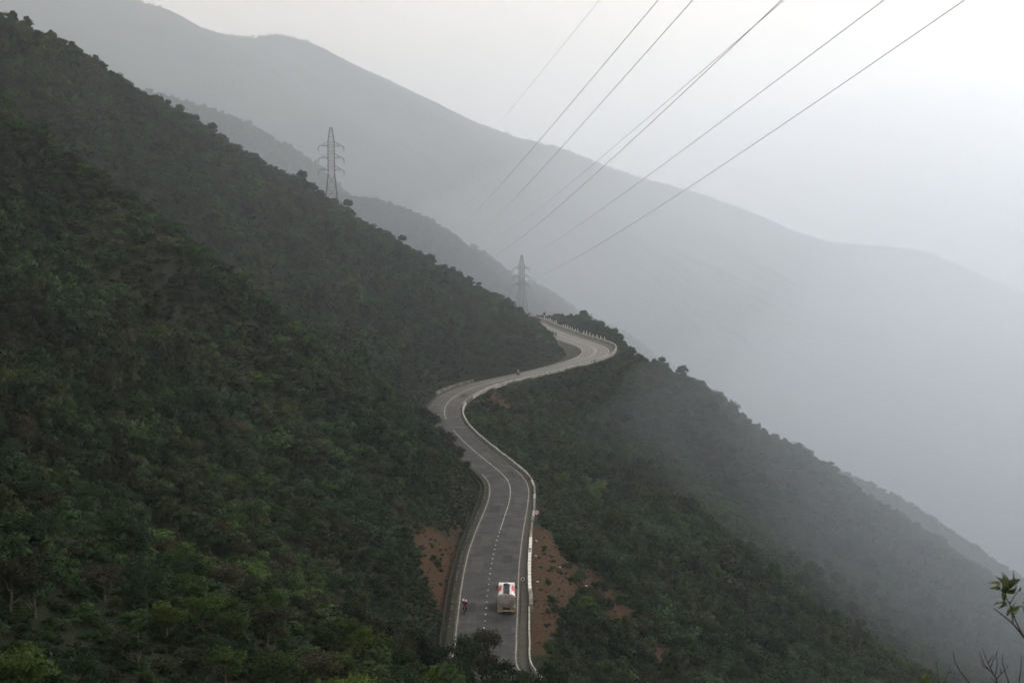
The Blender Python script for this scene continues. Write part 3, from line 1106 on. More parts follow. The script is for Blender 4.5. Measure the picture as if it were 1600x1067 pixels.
def instancer(name, pts, scale, rotz, var, meshes, label):
    """one stuff object: every vertex carries a shrub"""
    me = bpy.data.meshes.new(name)
    me.vertices.add(len(pts))
    me.vertices.foreach_set('co', np.asarray(pts, np.float32).ravel())
    a = me.attributes.new('sc', 'FLOAT_VECTOR', 'POINT')
    a.data.foreach_set('vector', np.asarray(scale, np.float32).ravel())
    a = me.attributes.new('ro', 'FLOAT_VECTOR', 'POINT')
    a.data.foreach_set('vector', np.asarray(rotz, np.float32).ravel())
    a = me.attributes.new('va', 'INT', 'POINT')
    a.data.foreach_set('value', np.asarray(var, np.int32))
    o = link(bpy.data.objects.new(name, me))
    g = bpy.data.node_groups.new(name, 'GeometryNodeTree')
    g.interface.new_socket('Geometry', in_out='INPUT', socket_type='NodeSocketGeometry')
    g.interface.new_socket('Geometry', in_out='OUTPUT', socket_type='NodeSocketGeometry')
    N = g.nodes
    gi = N.new('NodeGroupInput')
    go = N.new('NodeGroupOutput')
    iop = N.new('GeometryNodeInstanceOnPoints')
    join = N.new('GeometryNodeJoinGeometry')
    for mm in meshes:
        src = bpy.data.objects.get('source_' + mm.name)
        if src is None:
            src = bpy.data.objects.new('source_' + mm.name, mm)   # never linked to the scene
        oi = N.new('GeometryNodeObjectInfo')
        oi.inputs['Object'].default_value = src
        oi.inputs['As Instance'].default_value = False
        g2i = N.new('GeometryNodeGeometryToInstance')
        g.links.new(oi.outputs['Geometry'], g2i.inputs[0])
        g.links.new(g2i.outputs[0], join.inputs[0])

    def attr(nm, typ):
        x = N.new('GeometryNodeInputNamedAttribute')
        x.data_type = typ
        x.inputs['Name'].default_value = nm
        return x.outputs['Attribute']
    e2r = N.new('FunctionNodeEulerToRotation')
    g.links.new(attr('ro', 'FLOAT_VECTOR'), e2r.inputs[0])
    g.links.new(gi.outputs[0], iop.inputs['Points'])
    g.links.new(join.outputs[0], iop.inputs['Instance'])
    iop.inputs['Pick Instance'].default_value = True
    g.links.new(attr('va', 'INT'), iop.inputs['Instance Index'])
    g.links.new(e2r.outputs[0], iop.inputs['Rotation'])
    g.links.new(attr('sc', 'FLOAT_VECTOR'), iop.inputs['Scale'])
    g.links.new(iop.outputs[0], go.inputs[0])
    md = o.modifiers.new('scatter', 'NODES')
    md.node_group = g
    return tag(o, label, 'scrub', None, 'stuff')


def road_clear(x, y):
    """signed clearance from the built road corridor"""
    out = np.empty(len(x))
    for i in range(0, len(x), 6000):
        d2 = (x[i:i + 6000, None] - RD[None, :, 0]) ** 2 + (y[i:i + 6000, None] - RD[None, :, 1]) ** 2
        j = d2.argmin(1)
        off = (x[i:i + 6000] - RD[j, 0]) * RN[j, 0] + (y[i:i + 6000] - RD[j, 1]) * RN[j, 1]
        ext = np.where(off > 0, HW[j] + WOFF[j] + 0.8, HW[j] + LOFF[j])
        out[i:i + 6000] = np.sqrt(d2[np.arange(len(j)), j]) - ext
    return out


def scatter(x0, x1, y0, y1, sp):
    nx, ny = int((x1 - x0) / sp), int((y1 - y0) / sp)
    X, Y = np.meshgrid(x0 + (np.arange(nx) + .5) * sp, y0 + (np.arange(ny) + .5) * sp)
    X = X.ravel() + rng.uniform(-.48, .48, X.size) * sp
    Y = Y.ravel() + rng.uniform(-.48, .48, Y.size) * sp
    return X, Y


PX, PY, SZ = [], [], []
for (ya, yb, sp) in ((45, 135, 1.85), (135, 190, 2.1), (190, 300, 2.45), (300, 460, 2.7), (460, 700, 2.9)):
    X, Y = scatter(-190, 330, ya, yb, sp)
    PX.append(X)
    PY.append(Y)
    SZ.append(np.full(X.size, sp))
PX = np.concatenate(PX)
PY = np.concatenate(PY)
SZ = np.concatenate(SZ)
PZ = sample_grid(PX, PY)
ppx, ppy = project(PX, PY, PZ)
keep = (ppx > -120) & (ppx < 1720) & (ppy < 1180) & (PY < crest_y(PX) + 26)
PX, PY, PZ, SZ = PX[keep], PY[keep], PZ[keep], SZ[keep]
cl = road_clear(PX, PY)
bm_ = bare_mask(PX, PY, PZ)
clump = fbm(PX / 14, PY / 14, 3)
rnd = rng.random(len(PX))
keep = (cl > 1.6) & (rnd > np.where(bm_ > 0.5, 0.90 - 0.6 * clump, 0.0)) & (rnd > 0.03 - 0.12 * clump)
PX, PY, PZ, SZ, cl, bm_, clump = (a[keep] for a in (PX, PY, PZ, SZ, cl, bm_, clump))
hgt_n = fbm(PX / 30 + 9, PY / 30, 3)
sc = SZ * rng.uniform(0.48, 1.0, len(PX)) * (1.0 + 0.5 * clump)
sc *= np.interp(cl, [1.6, 4, 9, 14], [0.38, 0.55, 0.85, 1.0])
sc = np.where(bm_ > 0.5, sc * 0.62, sc)
tall = rng.random(len(PX))
sc = np.where((tall < 0.10) & (cl > 9), sc * rng.uniform(1.2, 1.75, len(PX)), sc)
szz = sc * rng.uniform(0.75, 1.2, len(PX)) * np.clip(1 + 0.65 * hgt_n, 0.7, 1.45)
scale3 = np.stack([sc, sc, szz], 1)
rot3 = np.stack([rng.uniform(-.18, .18, len(PX)), rng.uniform(-.18, .18, len(PX)), rng.uniform(0, 6.28, len(PX))], 1)
var = rng.integers(0, len(SHRUBS), len(PX))
instancer('hillside_scrub', np.stack([PX, PY, PZ - 0.25 * sc], 1), scale3, rot3, var, SHRUBS, 'dense dark green scrub covering the near hillside above and below the road')

# low undergrowth filling the gaps and the verges
gxp, gyp, gsp = [], [], []
for (ya, yb, sp) in ((60, 200, 1.25), (200, 320, 1.5), (320, 620, 2.1)):
    X, Y = scatter(-150, 180, ya, yb, sp)
    gxp.append(X)
    gyp.append(Y)
    gsp.append(np.full(X.size, sp))
X, Y, G = np.concatenate(gxp), np.concatenate(gyp), np.concatenate(gsp)
Zg = sample_grid(X, Y)
qx, qy = project(X, Y, Zg)
kp = (qx > -80) & (qx < 1680) & (qy < 1150) & (Y < crest_y(X) + 10)
X, Y, Zg, G = X[kp], Y[kp], Zg[kp], G[kp]
cg = road_clear(X, Y)
bg_ = bare_mask(X, Y, Zg)
rg = rng.random(len(X))
pn_ = fbm(X / 5.0, Y / 5.0, 3)
kp = (cg > 0.25) & (rg > np.where(bg_ > .5, 0.66 - 1.8 * pn_, 0.12))
X, Y, Zg, G, cg, bg_ = X[kp], Y[kp], Zg[kp], G[kp], cg[kp], bg_[kp]
sg2 = G * rng.uniform(.26, .55, len(X)) * np.interp(cg, [0.25, 1.5, 5], [0.45, 0.75, 1.0]) * np.where(bg_ > .5, .5, 1.0)
instancer('undergrowth', np.stack([X, Y, Zg - .12 * sg2], 1), np.stack([sg2, sg2, sg2 * rng.uniform(.45, .9, len(X))], 1),
          np.stack([0 * X, 0 * X, rng.uniform(0, 6.28, len(X))], 1), rng.integers(0, len(HERBS), len(X)), HERBS, 'low ferns, grass and herbs between the shrubs and along the verges')

Xa, Ya = scatter(-30, 36, 150, 330, 0.75)
Xb, Yb = scatter(-70, 70, 330, 640, 1.15)
X, Y = np.concatenate([Xa, Xb]), np.concatenate([Ya, Yb])
cg = road_clear(X, Y)
kp = (cg > 0.15) & (cg < np.where(Y < 330, 9, 18)) & (rng.random(len(X)) > 0.22)
X, Y, cg = X[kp], Y[kp], cg[kp]
Zg = sample_grid(X, Y)
bg_ = bare_mask(X, Y, Zg)
kp = (bg_ < .5) | (rng.random(len(X)) < 0.10)
X, Y, cg, Zg = X[kp], Y[kp], cg[kp], Zg[kp]
sg2 = rng.uniform(.25, .62, len(X)) * np.interp(cg, [0.15, 1.2, 4], [0.6, 0.9, 1.35]) * np.where(Y < 330, 1.0, 1.45)
instancer('verge_grass', np.stack([X, Y, Zg - .05], 1), np.stack([sg2, sg2, sg2 * rng.uniform(.5, 1.0, len(X))], 1),
          np.stack([0 * X, 0 * X, rng.uniform(0, 6.28, len(X))], 1), rng.integers(0, len(HERBS), len(X)), HERBS, 'rough grass and weeds on the verges beside the near road')

# scrub on the ridges behind
qp, qs = [], []
for nm, (X, Y, Z) in RIDGES.items():
    far_ = nm.startswith('mountain')
    n = 5000 if far_ else 7000
    i = rng.integers(0, X.shape[0] - 1, n)
    j = rng.integers(5, 9, n) if far_ else rng.integers(1, 34, n)
    a = rng.random(n)
    b = rng.random(n)
    mixf = lambda A: (A[i, j] * (1 - a) + A[i + 1, j] * a) * (1 - b) + (A[i, j + 1] * (1 - a) + A[i + 1, j + 1] * a) * b
    qp.append(np.stack([mixf(X), mixf(Y), mixf(Z) - 0.5], 1))
    qs.append((2.2 if far_ else 1.0 if float(Y.min()) < 520 else 1.6) * rng.uniform(1.3, 3.0, n) * (1 + 0.3 * (rng.random(n) < 0.08)))
qp = np.concatenate(qp)
qs = np.concatenate(qs)
instancer('ridge_scrub', qp, np.stack([qs, qs, qs * rng.uniform(.7, 1.2, len(qs))], 1), np.stack([0 * qs, 0 * qs, rng.uniform(0, 6.28, len(qs))], 1),
          rng.integers(0, len(SHRUBS), len(qs)), SHRUBS, 'hazy scrub and low trees on the ridges behind the near hillside')


# individual trees
def trunk_mesh(seed, h, r0, limbs=5, spread=0.8):
    r = random.Random(seed)
    mb = MB()
    pts = [(0, 0, -0.6)]
    x = y = 0
    for k in range(1, 6):
        x += r.uniform(-.1, .1) * h * .2
        y += r.uniform(-.1, .1) * h * .2
        pts.append((x, y, h * k / 5))
    mb.tube(pts, [r0 * (1 - 0.15 * k) for k in range(6)], 7)
    for k in range(limbs):
        i = r.choice((2, 3, 4))
        a = r.uniform(0, 6.28)
        p = Vector(pts[i])
        L = h * r.uniform(.35, .6) * spread
        q1 = p + Vector((math.cos(a) * L * .5, math.sin(a) * L * .5, L * .35))
        q2 = p + Vector((math.cos(a) * L, math.sin(a) * L, L * .85))
        mb.tube([p, q1, q2], [r0 * .45, r0 * .3, r0 * .12], 5)
    me = bpy.data.meshes.new('trunk')
    me.from_pydata(mb.v, [], mb.f)
    me.update()
    me.materials.append(M_BARK)
    return me


TRUNKS = [trunk_mesh(k, 2.6, 0.12) for k in range(4)]
CROWNS = {}
for kind, mat in (('yellow-green', M_LEAF_YEL), ('dark green', M_LEAF_DARK), ('olive brown', M_LEAF_OLIVE)):
    CROWNS[kind] = [hidden_mesh('crown', leaf_cloud(300 + 10 * len(CROWNS) + k, 9 + 2 * k, 2000 + 200 * k, 0.17, 1.7 + .12 * k, 2.3 + .2 * (k % 3), 1.2), mat) for k in range(4)]


def tree(p, s, sz, kind, name='scrub_tree', k=None):
    k = random.randrange(4) if k is None else k
    t = link(bpy.data.objects.new(name, None))
    t.empty_display_size = 0.3
    t.location = p
    t.scale = (s, s, sz)
    t.rotation_euler = (random.uniform(-.08, .08), random.uniform(-.08, .08), random.uniform(0, 6.28))
    link(bpy.data.objects.new('trunk', TRUNKS[k]), t)
    link(bpy.data.objects.new('crown', CROWNS[kind][k]), t)
    return t


REGION = {
    'near': ('at the foot of the left hillside, near the bottom edge', 'trees at the foot of the left hillside'),
    'left': ('on the middle of the left hillside', 'trees on the left hillside'),
    'bank': ('on the bank just above the road', 'trees on the bank above the road'),
    'below': ('on the slope below the parapet', 'trees on the slope below the road'),
}
rt = random.Random(11)
cand = []
X, Y = scatter(-110, 60, 70, 330, 4.6)
Zt = sample_grid(X, Y)
tx, ty = project(X, Y, Zt + 2)
clr = road_clear(X, Y)
bmt = bare_mask(X, Y, Zt)
ok = (tx > -40) & (tx < 1500) & (ty < 1110) & (ty > 200) & (clr > 3.5) & (bmt < .5)
order = np.argsort(Y)
cnt = {k: 0 for k in REGION}
for i in order:
    if not ok[i]:
        continue
    u = X[i] - np.interp(Y[i], _yy, _xr)
    if u > 0:
        reg = 'below'
    elif clr[i] < 12:
        reg = 'bank'
    elif ty[i] > 800:
        reg = 'near'
    else:
        reg = 'left'
    lim = {'near': 120, 'left': 90, 'bank': 40, 'below': 45}[reg]
    if cnt[reg] >= lim or rt.random() < {'near': .25, 'left': .55, 'bank': .6, 'below': .55}[reg]:
        continue
    cnt[reg] += 1
    pn = float(vnoise(X[i] / 16 + 3, Y[i] / 16))
    r_ = rt.random()
    if reg == 'near':
        kind = 'yellow-green' if (pn > 0.0 and r_ < .75) else ('dark green' if r_ < .8 else 'olive brown')
    else:
        kind = 'yellow-green' if (pn > .25 and r_ < .5) else ('dark green' if r_ < .72 else 'olive brown')
    s_ = rt.uniform(.75, 1.25) * (0.62 if clr[i] < 6 else 0.9)
    t = tree((X[i], Y[i], Zt[i] - .3), s_, s_ * rt.uniform(.8, 1.15), kind)
    size = 'small' if s_ < .72 else ('large' if s_ > .98 else 'bushy')
    zone = {'near': ['in the bottom left corner', 'at the bottom edge of the left hillside', 'low on the left hillside near the road'][min(2, max(0, int(tx[i] / 230)))],
            'left': ['at the left edge of the middle hillside', 'on the middle of the left hillside', 'on the left hillside facing the near bend'][min(2, max(0, int(tx[i] / 230)))],
            'bank': 'on the bank just above the road' if ty[i] > 800 else 'on the bank above the road near the bend',
            'below': 'on the slope below the white blocks' if ty[i] > 860 else 'on the slope below the near bend'}[reg]
    tag(t, '%s %s tree %s' % (size, kind, zone), 'tree', '%s %s trees %s' % (size, kind, zone))


# trees that stand out against the haze on the skyline
def skyline_tree(px, py_base, d, hgt, kind, label, k, thin=0.55):
    x, kk = ray(px, py_base)
    p = np.array((x * d, d))
    z = float(sample_grid(np.array([p[0]]), np.array([p[1]]))[0])
    s_ = hgt / 4.2 * (0.72 if px < 640 else 1.0)
    t = tree((p[0], p[1], z - .2), s_ * thin, s_, kind, 'skyline_tree', k)
    tag(t, label, 'tree')


skyline_tree(1068, 600, 497, 8.0, 'dark green', 'tall open-crowned tree standing alone on the skyline right of the hairpin', 1, .62)
skyline_tree(1120, 635, 500, 5.5, 'dark green', 'small leaning tree on the skyline below the tall lone tree', 2)
skyline_tree(1186, 672, 502, 6.0, 'olive brown', 'thin bare-looking tree on the right skyline halfway down', 0, .5)
skyline_tree(1270, 716, 504, 6.5, 'dark green', 'spindly tree on the right skyline near the misty second ridge', 3, .5)
skyline_tree(1340, 765, 520, 6.0, 'olive brown', 'thin tree low on the right skyline', 2, .55)
skyline_tree(690, 402, 612, 8.0, 'dark green', 'dark rounded tree on the left skyline just above the wires', 0, .7)
skyline_tree(664, 386, 610, 6.0, 'dark green', 'small dark tree on the left skyline beside the rounded tree', 1, .6)
skyline_tree(605, 340, 604, 6.5, 'dark green', 'upright dark tree on the skyline right of the near pylon', 2, .5)
skyline_tree(440, 268, 570, 7.5, 'dark green', 'bushy tree on the skyline left of the near pylon', 3, .8)
skyline_tree(415, 255, 565, 6.5, 'olive brown', 'brownish tree on the skyline left of the near pylon', 1, .7)
skyline_tree(345, 215, 545, 6.5, 'dark green', 'open tree on the upper left skyline', 0, .6)
skyline_tree(278, 175, 525, 6.0, 'dark green', 'rounded tree high on the upper left skyline', 2, .7)
skyline_tree(120, 92, 455, 5.5, 'dark green', 'dark tree near the top of the left skyline', 1, .7)
skyline_tree(40, 48, 436, 3.4, 'dark green', 'topmost dark tree on the left skyline', 3, .8)
for k, (px, d, hh, lb) in enumerate(((923, 560, 5.0, 'slim young tree behind the parapet of the hairpin'), (933, 556, 6.5, 'taller slim young tree beside the other at the hairpin'))):
    x, kk = ray(px, 515)
    z = float(sample_grid(np.array([x * d]), np.array([d]))[0])
    s_ = hh / 4.0
    t = tree((x * d, d, z - .2), s_ * .32, s_, 'dark green', 'slim_tree', k + 1)
    tag(t, lb, 'tree')
# trees on the near slope whose tops hide the foot of the road
for k, (px, d, top, kind, lb) in enumerate(((690, 131, 990, 'dark green', 'dark tree at the bottom edge hiding the drain beside the road'), (728, 134, 992, 'dark green', 'dark leafy tree covering the left lane at the bottom edge'),
                                            (752, 137, 988, 'olive brown', 'bushy tree top rising in front of the centre line at the bottom edge'), (785, 132, 1026, 'dark green', 'low tree covering the road below the tanker'),
                                            (818, 130, 1030, 'dark green', 'tree at the bottom edge below the end of the kerb wall'), (848, 131, 1036, 'dark green', 'dark tree at the bottom edge right of the kerb wall'),
                                            (655, 128, 985, 'dark green', 'dark tree at the bottom edge left of the drain'), (625, 126, 990, 'olive brown', 'brownish tree at the bottom edge left of the road'),
                                            (770, 124, 1030, 'dark green', 'dark bush at the very bottom below the lane dashes'), (710, 122, 1030, 'dark green', 'dark bush at the very bottom left of the lane dashes'))):
    x, kk = ray(px, top)
    z = float(sample_grid(np.array([x * d]), np.array([d]))[0])
    hh = max(kk * d - z, 2.5)
    s_ = hh / 3.6
    t = tree((x * d, d, z - .2), min(1.15, s_ * .7), s_, kind, 'slope_tree', k % 4)
    tag(t, lb, 'tree')

for k, (q, off, hh, kind) in enumerate(((10.6, 2.6, 4.5, 'dark green'), (11.5, 2.4, 5.5, 'dark green'), (12.2, 2.2, 6.5, 'olive brown'), (12.9, 2.3, 7.0, 'dark green'), (13.5, 2.0, 7.0, 'dark green'),
                                     (14.1, 2.2, 7.5, 'dark green'), (14.7, 2.4, 6.5, 'olive brown'), (15.3, 2.6, 6.0, 'dark green'))):
    sT = sq(q)
    pT = rpt(sT, -float(hw_s(sT)) - off)
    zT = float(sample_grid(np.array([pT[0]]), np.array([pT[1]]))[0])
    t = tree((pT[0], pT[1], zT - .3), hh / 4.0 * .72, hh / 4.0, kind, 'roadside_tree', k % 4)
    tag(t, '%s tree number %s uphill along the road edge where trees overhang the left lane' % (kind, ['one', 'two', 'three', 'four', 'five', 'six', 'seven', 'eight'][k]), 'tree', 'trees overhanging the left lane below the left bend')
# loose pale stones on the bare bank
st = None
for k, (px, py, lb) in enumerate(((838, 846, 'pale stone lying at the top of the bare red bank by the wall end'), (837, 870, 'pale stone close under the white block wall'),
                                  (875, 887, 'single pale stone out on the bare red bank'), (916, 916, 'pale stone at the lower edge of the bare red bank'),
                                  (840, 910, 'small stone on the red earth beside the white blocks'))):
    x, kk = ray(px, py)
    dd = np.linspace(170, 330, 800)
    zz = sample_grid(x * dd, dd)
    hit = np.argmax(zz > kk * dd)
    d = dd[hit]
    bmx = bmesh.new()
    bmesh.ops.create_icosphere(bmx, subdivisions=2, radius=0.22)
    for v in bmx.verts:
        v.co *= 1 + 0.5 * float(vnoise(v.co.x * 3 + k * 7, v.co.y * 3 + v.co.z * 5))
        v.co.z *= 0.7
    me = bpy.data.meshes.new('stone')
    bmx.to_mesh(me)
    bmx.free()
    me.materials.append(M_STONE)
    o = link(bpy.data.objects.new('stone', me))
    o.location = (x * d, d, zz[hit] + .12)
    o.scale = (1, 1.2, 1)
    tag(o, lb, 'stone', 'stones on the bare bank')

# ------------------------------------------------------------------ pylons


def pylon(name, loc, rz, label, peak_w=1.1, scale=1.0):
    t = empty(name, loc, rz)
    t.scale = (scale,) * 3
    tag(t, label, 'pylon')
    lv = [(-3.0, 3.4), (5.5, 2.7), (11.0, 2.1), (16.4, 1.5), (31.6, 1.4), (38.0, peak_w / 2)]
    half = lambda z: float(np.interp(z, [a for a, b in lv], [b for a, b in lv]))
    corner = lambda z, i: Vector((half(z) * (1, 1, -1, -1)[i], half(z) * (1, -1, -1, 1)[i], z))
    for i in range(4):
        mb = MB()
        for (z0, _), (z1, _) in zip(lv[:-1], lv[1:]):
            mb.beam(corner(z0, i), corner(z1, i), 0.22 if z1 < 17 else 0.17)
        mb.build('leg', M_STEEL, t)
    mb = MB()
    br = [-3.0, 5.5, 11.0, 16.4] + list(np.linspace(18.7, 31.6, 10)) + [33.8, 36.0, 38.0]
    for z0, z1 in zip(br[:-1], br[1:]):
        w = 0.09 if z0 > 11 else 0.10
        for i in range(4):
            a, b = i, (i + 1) % 4
            mb.beam(corner(z0, a), corner(z1, b), w)
            mb.beam(corner(z0, b), corner(z1, a), w)
            mb.beam(corner(z1, a), corner(z1, b), w)
    mb.build('lattice_bracing', M_STEEL, t)
    for z in (29.5, 24.1, 18.7):
        for sx in (-1, 1):
            mb = MB()
            hz = half(z)
            tip = Vector((sx * 5.3, 0, z + 0.1))
            for sy in (-1, 1):
                a = Vector((sx * hz, sy * hz, z))
                u_ = Vector((sx * half(z + 2), sy * half(z + 2), z + 2.0))
                mb.beam(a, tip, 0.16)
                mb.beam(u_, tip, 0.13)
                mb.beam(a.lerp(tip, .5), u_.lerp(tip, .5), 0.1)
                mb.beam(a, u_.lerp(tip, .5), 0.1)
            mb.beam(Vector((sx * hz, -hz, z)).lerp(tip, .5), Vector((sx * hz, hz, z)).lerp(tip, .5), 0.1)
            arm = mb.build('cross_arm', M_STEEL, t)
            for sy in (-1, 1):
                ins = MB()
                q0 = tip + Vector((0, 0, -0.05))
                q1 = tip + Vector((sx * 0.5, sy * 2.0, -0.9))
                ins.tube([q0.lerp(q1, k / 8) for k in range(9)], [0.06 if k % 2 else 0.17 for k in range(9)], 8)
                ins.build('insulator', M_INSUL, arm)
            lp = MB()
            A = tip + Vector((sx * .5, -2.0, -.9))
            Bp = tip + Vector((sx * .5, 2.0, -.9))
            lp.tube([A.lerp(Bp, k / 8) + Vector((0, 0, -1.7 * math.sin(math.pi * k / 8))) for k in range(9)], 0.07, 5)
            lp.build('jumper_loop', M_WIRE, arm)
    return t


b1 = at(518.5, 331, 650)
pylon('pylon', (b1[0], b1[1], b1[2]), math.radians(12), 'tall steel lattice pylon rising behind the left skyline')
b2_ = at(815, 490, 930)
pylon('pylon', (b2_[0], b2_[1], b2_[2]), math.radians(-25), 'faint hazy steel pylon beyond the far end of the road', 0.7)

# ------------------------------------------------------------------ power lines
WIRES = [
    # near (frame top), middle, far picture points; depths near / far; radius; label
    ((937, 0), (862, 93), (706, 258), 80, 1500, 0.008, 'faintest thin earth wire, leftmost of the overhead lines'),
    ((1028.8, 0), (841, 222), (700, 352), 78, 1420, 0.019, 'second overhead wire from the left, ending on the hazy ridge'),
    ((1083, 0), (877, 231), (730, 368), 76, 1480, 0.019, 'third overhead wire from the left, meeting the ridge at its dark bush'),
    ((1226, 0), (940, 246), (754, 366), 74, 1500, 0.015, 'upper of the two overhead wires that run almost together'),
    ((1222, 0), (949, 255), (730, 414), 72, 690, 0.019, 'lower of the two overhead wires that run almost together'),
    ((1382, 0), (1015, 273), (781, 402), 70, 1560, 0.019, 'second overhead wire from the right'),
    ((1508, 0), (1072, 296), (760, 445), 68, 690, 0.019, 'rightmost and lowest overhead wire crossing in front of the hazy pylon'),
]
for (n_, m_, f_, dn, df, rad, lb) in WIRES:
    A = at(n_[0], n_[1], dn)
    Bf = at(f_[0], f_[1], df)
    # depth at which the straight plan line is seen in the middle column
    mx, mk = ray(m_[0], m_[1])
    lo, hi = 0.0, 1.0
    for _ in range(50):
        t = (lo + hi) / 2
        p = A + (Bf - A) * t
        if p[0] / p[1] > mx:
            lo = t
        else:
            hi = t
    tm = t
    pm = A + (Bf - A) * tm
    sag = mk * pm[1] - pm[2]                      # how far the wire hangs off its chord there
    c2 = sag / (tm * (1 - tm))
    ts = np.concatenate([np.linspace(-0.12, 0.2, 40), np.linspace(0.2, 1.06, 60)[1:]])
    pts = [A + (Bf - A) * t + np.array((0, 0, c2 * t * (1 - t))) for t in ts]
    o = MB().tube(pts, rad, 5).build('power_line', M_WIRE, None, True)
    tag(o, lb, 'power line', 'overhead power lines')

# ------------------------------------------------------------------ vehicles and people
M_CABWHITE = dirty('cab_white', (0.72, 0.71, 0.70), (0.28, 0.25, 0.21), 0.4, 1.2, 0.45, 0.5)
M_TANK = dirty('tank_cream', (0.66, 0.65, 0.63), (0.32, 0.30, 0.27), 0.35, 1.0, 0.5, 0.5)
M_TANKEND = dirty('dusty_tank_end', (0.27, 0.255, 0.235), (0.12, 0.11, 0.095), 0.7, 1.3, 0.7, 0.3)
M_RED = dirty('red_paint', (0.45, 0.012, 0.03), (0.30, 0.10, 0.09), 0.25, 1.5, 0.5, 0.5)
M_WALK = dirty('walkway_grating', (0.035, 0.035, 0.045), (0.07, 0.065, 0.06), 0.5, 2.0, 0.8, 0.3)
M_NAVY = dirty('navy_cover', (0.02, 0.022, 0.07), (0.05, 0.05, 0.06), 0.3, 2.0, 0.5, 0.4)
M_TYRE = dirty('tyre_rubber', (0.02, 0.02, 0.02), (0.07, 0.06, 0.05), 0.5, 3.0, 0.85, 0.3)
M_RIM = dirty('wheel_rim', (0.25, 0.25, 0.25), (0.1, 0.09, 0.08), 0.5, 3.0, 0.5, 0.5, 0.5)
M_CHASSIS = dirty('chassis_black', (0.03, 0.03, 0.03), (0.09, 0.08, 0.07), 0.5, 1.5, 0.8, 0.3)
M_GLASS = NT('dark_glass').done((0.02, 0.025, 0.03), 0.08, 0.6)
M_LAMP_R = NT('red_lamp').done((0.35, 0.01, 0.01), 0.2, 0.5)
M_LAMP_A = NT('amber_lamp').done((0.45, 0.18, 0.02), 0.2, 0.5)
M_FLAP = dirty('mud_flap', (0.30, 0.28, 0.17), (0.10, 0.09, 0.07), 0.6, 2.0, 0.8)
M_SKIN = NT('skin').done((0.32, 0.19, 0.13), 0.6, 0.3)
M_JACKET = dirty('dark_red_jacket', (0.13, 0.012, 0.022), (0.06, 0.01, 0.014), 0.4, 4.0, 0.8, 0.2)
M_DARKCLOTH = dirty('dark_clothes', (0.025, 0.027, 0.033), (0.05, 0.05, 0.05), 0.4, 4.0, 0.85, 0.2)
M_LIGHTCLOTH = dirty('pale_shirt', (0.42, 0.40, 0.38), (0.25, 0.22, 0.2), 0.4, 4.0, 0.85, 0.2)
M_HELMET = NT('white_helmet').done((0.72, 0.70, 0.70), 0.3, 0.5)
M_HELMETDK = NT('dark_helmet').done((0.03, 0.03, 0.035), 0.3, 0.5)
M_BIKE = dirty('bike_plastic', (0.06, 0.015, 0.02), (0.05, 0.045, 0.04), 0.4, 4.0, 0.4, 0.5)
M_CHROME = NT('chrome').done((0.5, 0.5, 0.5), 0.25, 0.5, 0.9)


def road_place(px, py, ahead=0.0):
    """road point seen at a picture position, its arc length and the local heading"""
    best = None
    ss = np.arange(sq(-2), sq(37), 0.5)
    for off in np.arange(-4.6, 4.61, 0.15):
        P = rpt(ss, off)
        qx, qy = project(P[:, 0], P[:, 1], P[:, 2])
        e = (qx - px) ** 2 + (qy - py) ** 2
        j = int(e.argmin())
        if best is None or e[j] < best[0]:
            best = (float(e[j]), ss[j], off)
    _, s, off = best
    t = rpt(s + 1.0, off) - rpt(s - 1.0, off)
    p = rpt(s, off, float(np.interp(abs(off) / float(hw_s(s)), [0, .5, 1, 1.1], [.07, .03, -.035, -.05])))
    return p, math.atan2(t[1], t[0]) - math.pi / 2, math.atan2(t[2], math.hypot(t[0], t[1])), s, off


def wheel(parent, c, r, w, rim=0.58):
    e = MB().lathe([(r * .62, -w / 2), (r * .93, -w / 2), (r, -w * .32), (r, w * .32), (r * .93, w / 2), (r * .62, w / 2)], 'x', 20, c).build('wheel', M_TYRE, parent, False)
    MB().lathe([(r * .2, -w * .54), (r * .5, -w * .44), (r * rim, -w * .51), (r * rim, w * .51), (r * .5, w * .44), (r * .2, w * .54)], 'x', 16, c).build('rim', M_RIM, e)
    return e


p, rz, pitch, s_tr, off_tr = road_place(792, 961)
tk = empty('tanker_truck', p, rz)
tk.rotation_euler = (pitch, 0, rz)
tk.scale = (1.0, 0.88, 0.95)
tag(tk, 'white and red tanker truck with dark roof walkway driving away in the right lane', 'truck')
# tank: superellipse loft along y
NS = 28


def sect(y, rx, rzv, zc):
    out = []
    for k in range(NS):
        a = 2 * math.pi * k / NS
        ca, sa = math.cos(a), math.sin(a)
        e = 0.62
        out.append((rx * math.copysign(abs(ca) ** e, ca), y, zc + rzv * math.copysign(abs(sa) ** e, sa)))
    return out


def loft(secs, cap0=True, cap1=True):
    mb = MB()
    v = [q for s_ in secs for q in s_]
    f = []
    for i in range(len(secs) - 1):
        for k in range(NS):
            k2 = (k + 1) % NS
            f.append((i * NS + k, (i + 1) * NS + k, (i + 1) * NS + k2, i * NS + k2))
    if cap0:
        f.append(tuple(range(NS)))
    if cap1:
        f.append(tuple((len(secs) - 1) * NS + k for k in range(NS - 1, -1, -1)))
    return mb.add(v, f)


ZC = 2.05
tank = loft([sect(0.32, 1.22, .98, ZC), sect(6.0, 1.22, .98, ZC), sect(6.25, 1.1, .86, ZC)], False).build('tank', M_TANK, tk, True)
loft([sect(0.05, .55, .42, ZC), sect(0.10, .85, .66, ZC), sect(0.20, 1.08, .86, ZC), sect(0.32, 1.222, .982, ZC)], True, False).build('tank_end', M_TANKEND, tank, True)
loft([sect(0.28, 1.25, 1.01, ZC), sect(0.40, 1.25, 1.01, ZC)]).build('rim_band', M_TANKEND, tank)


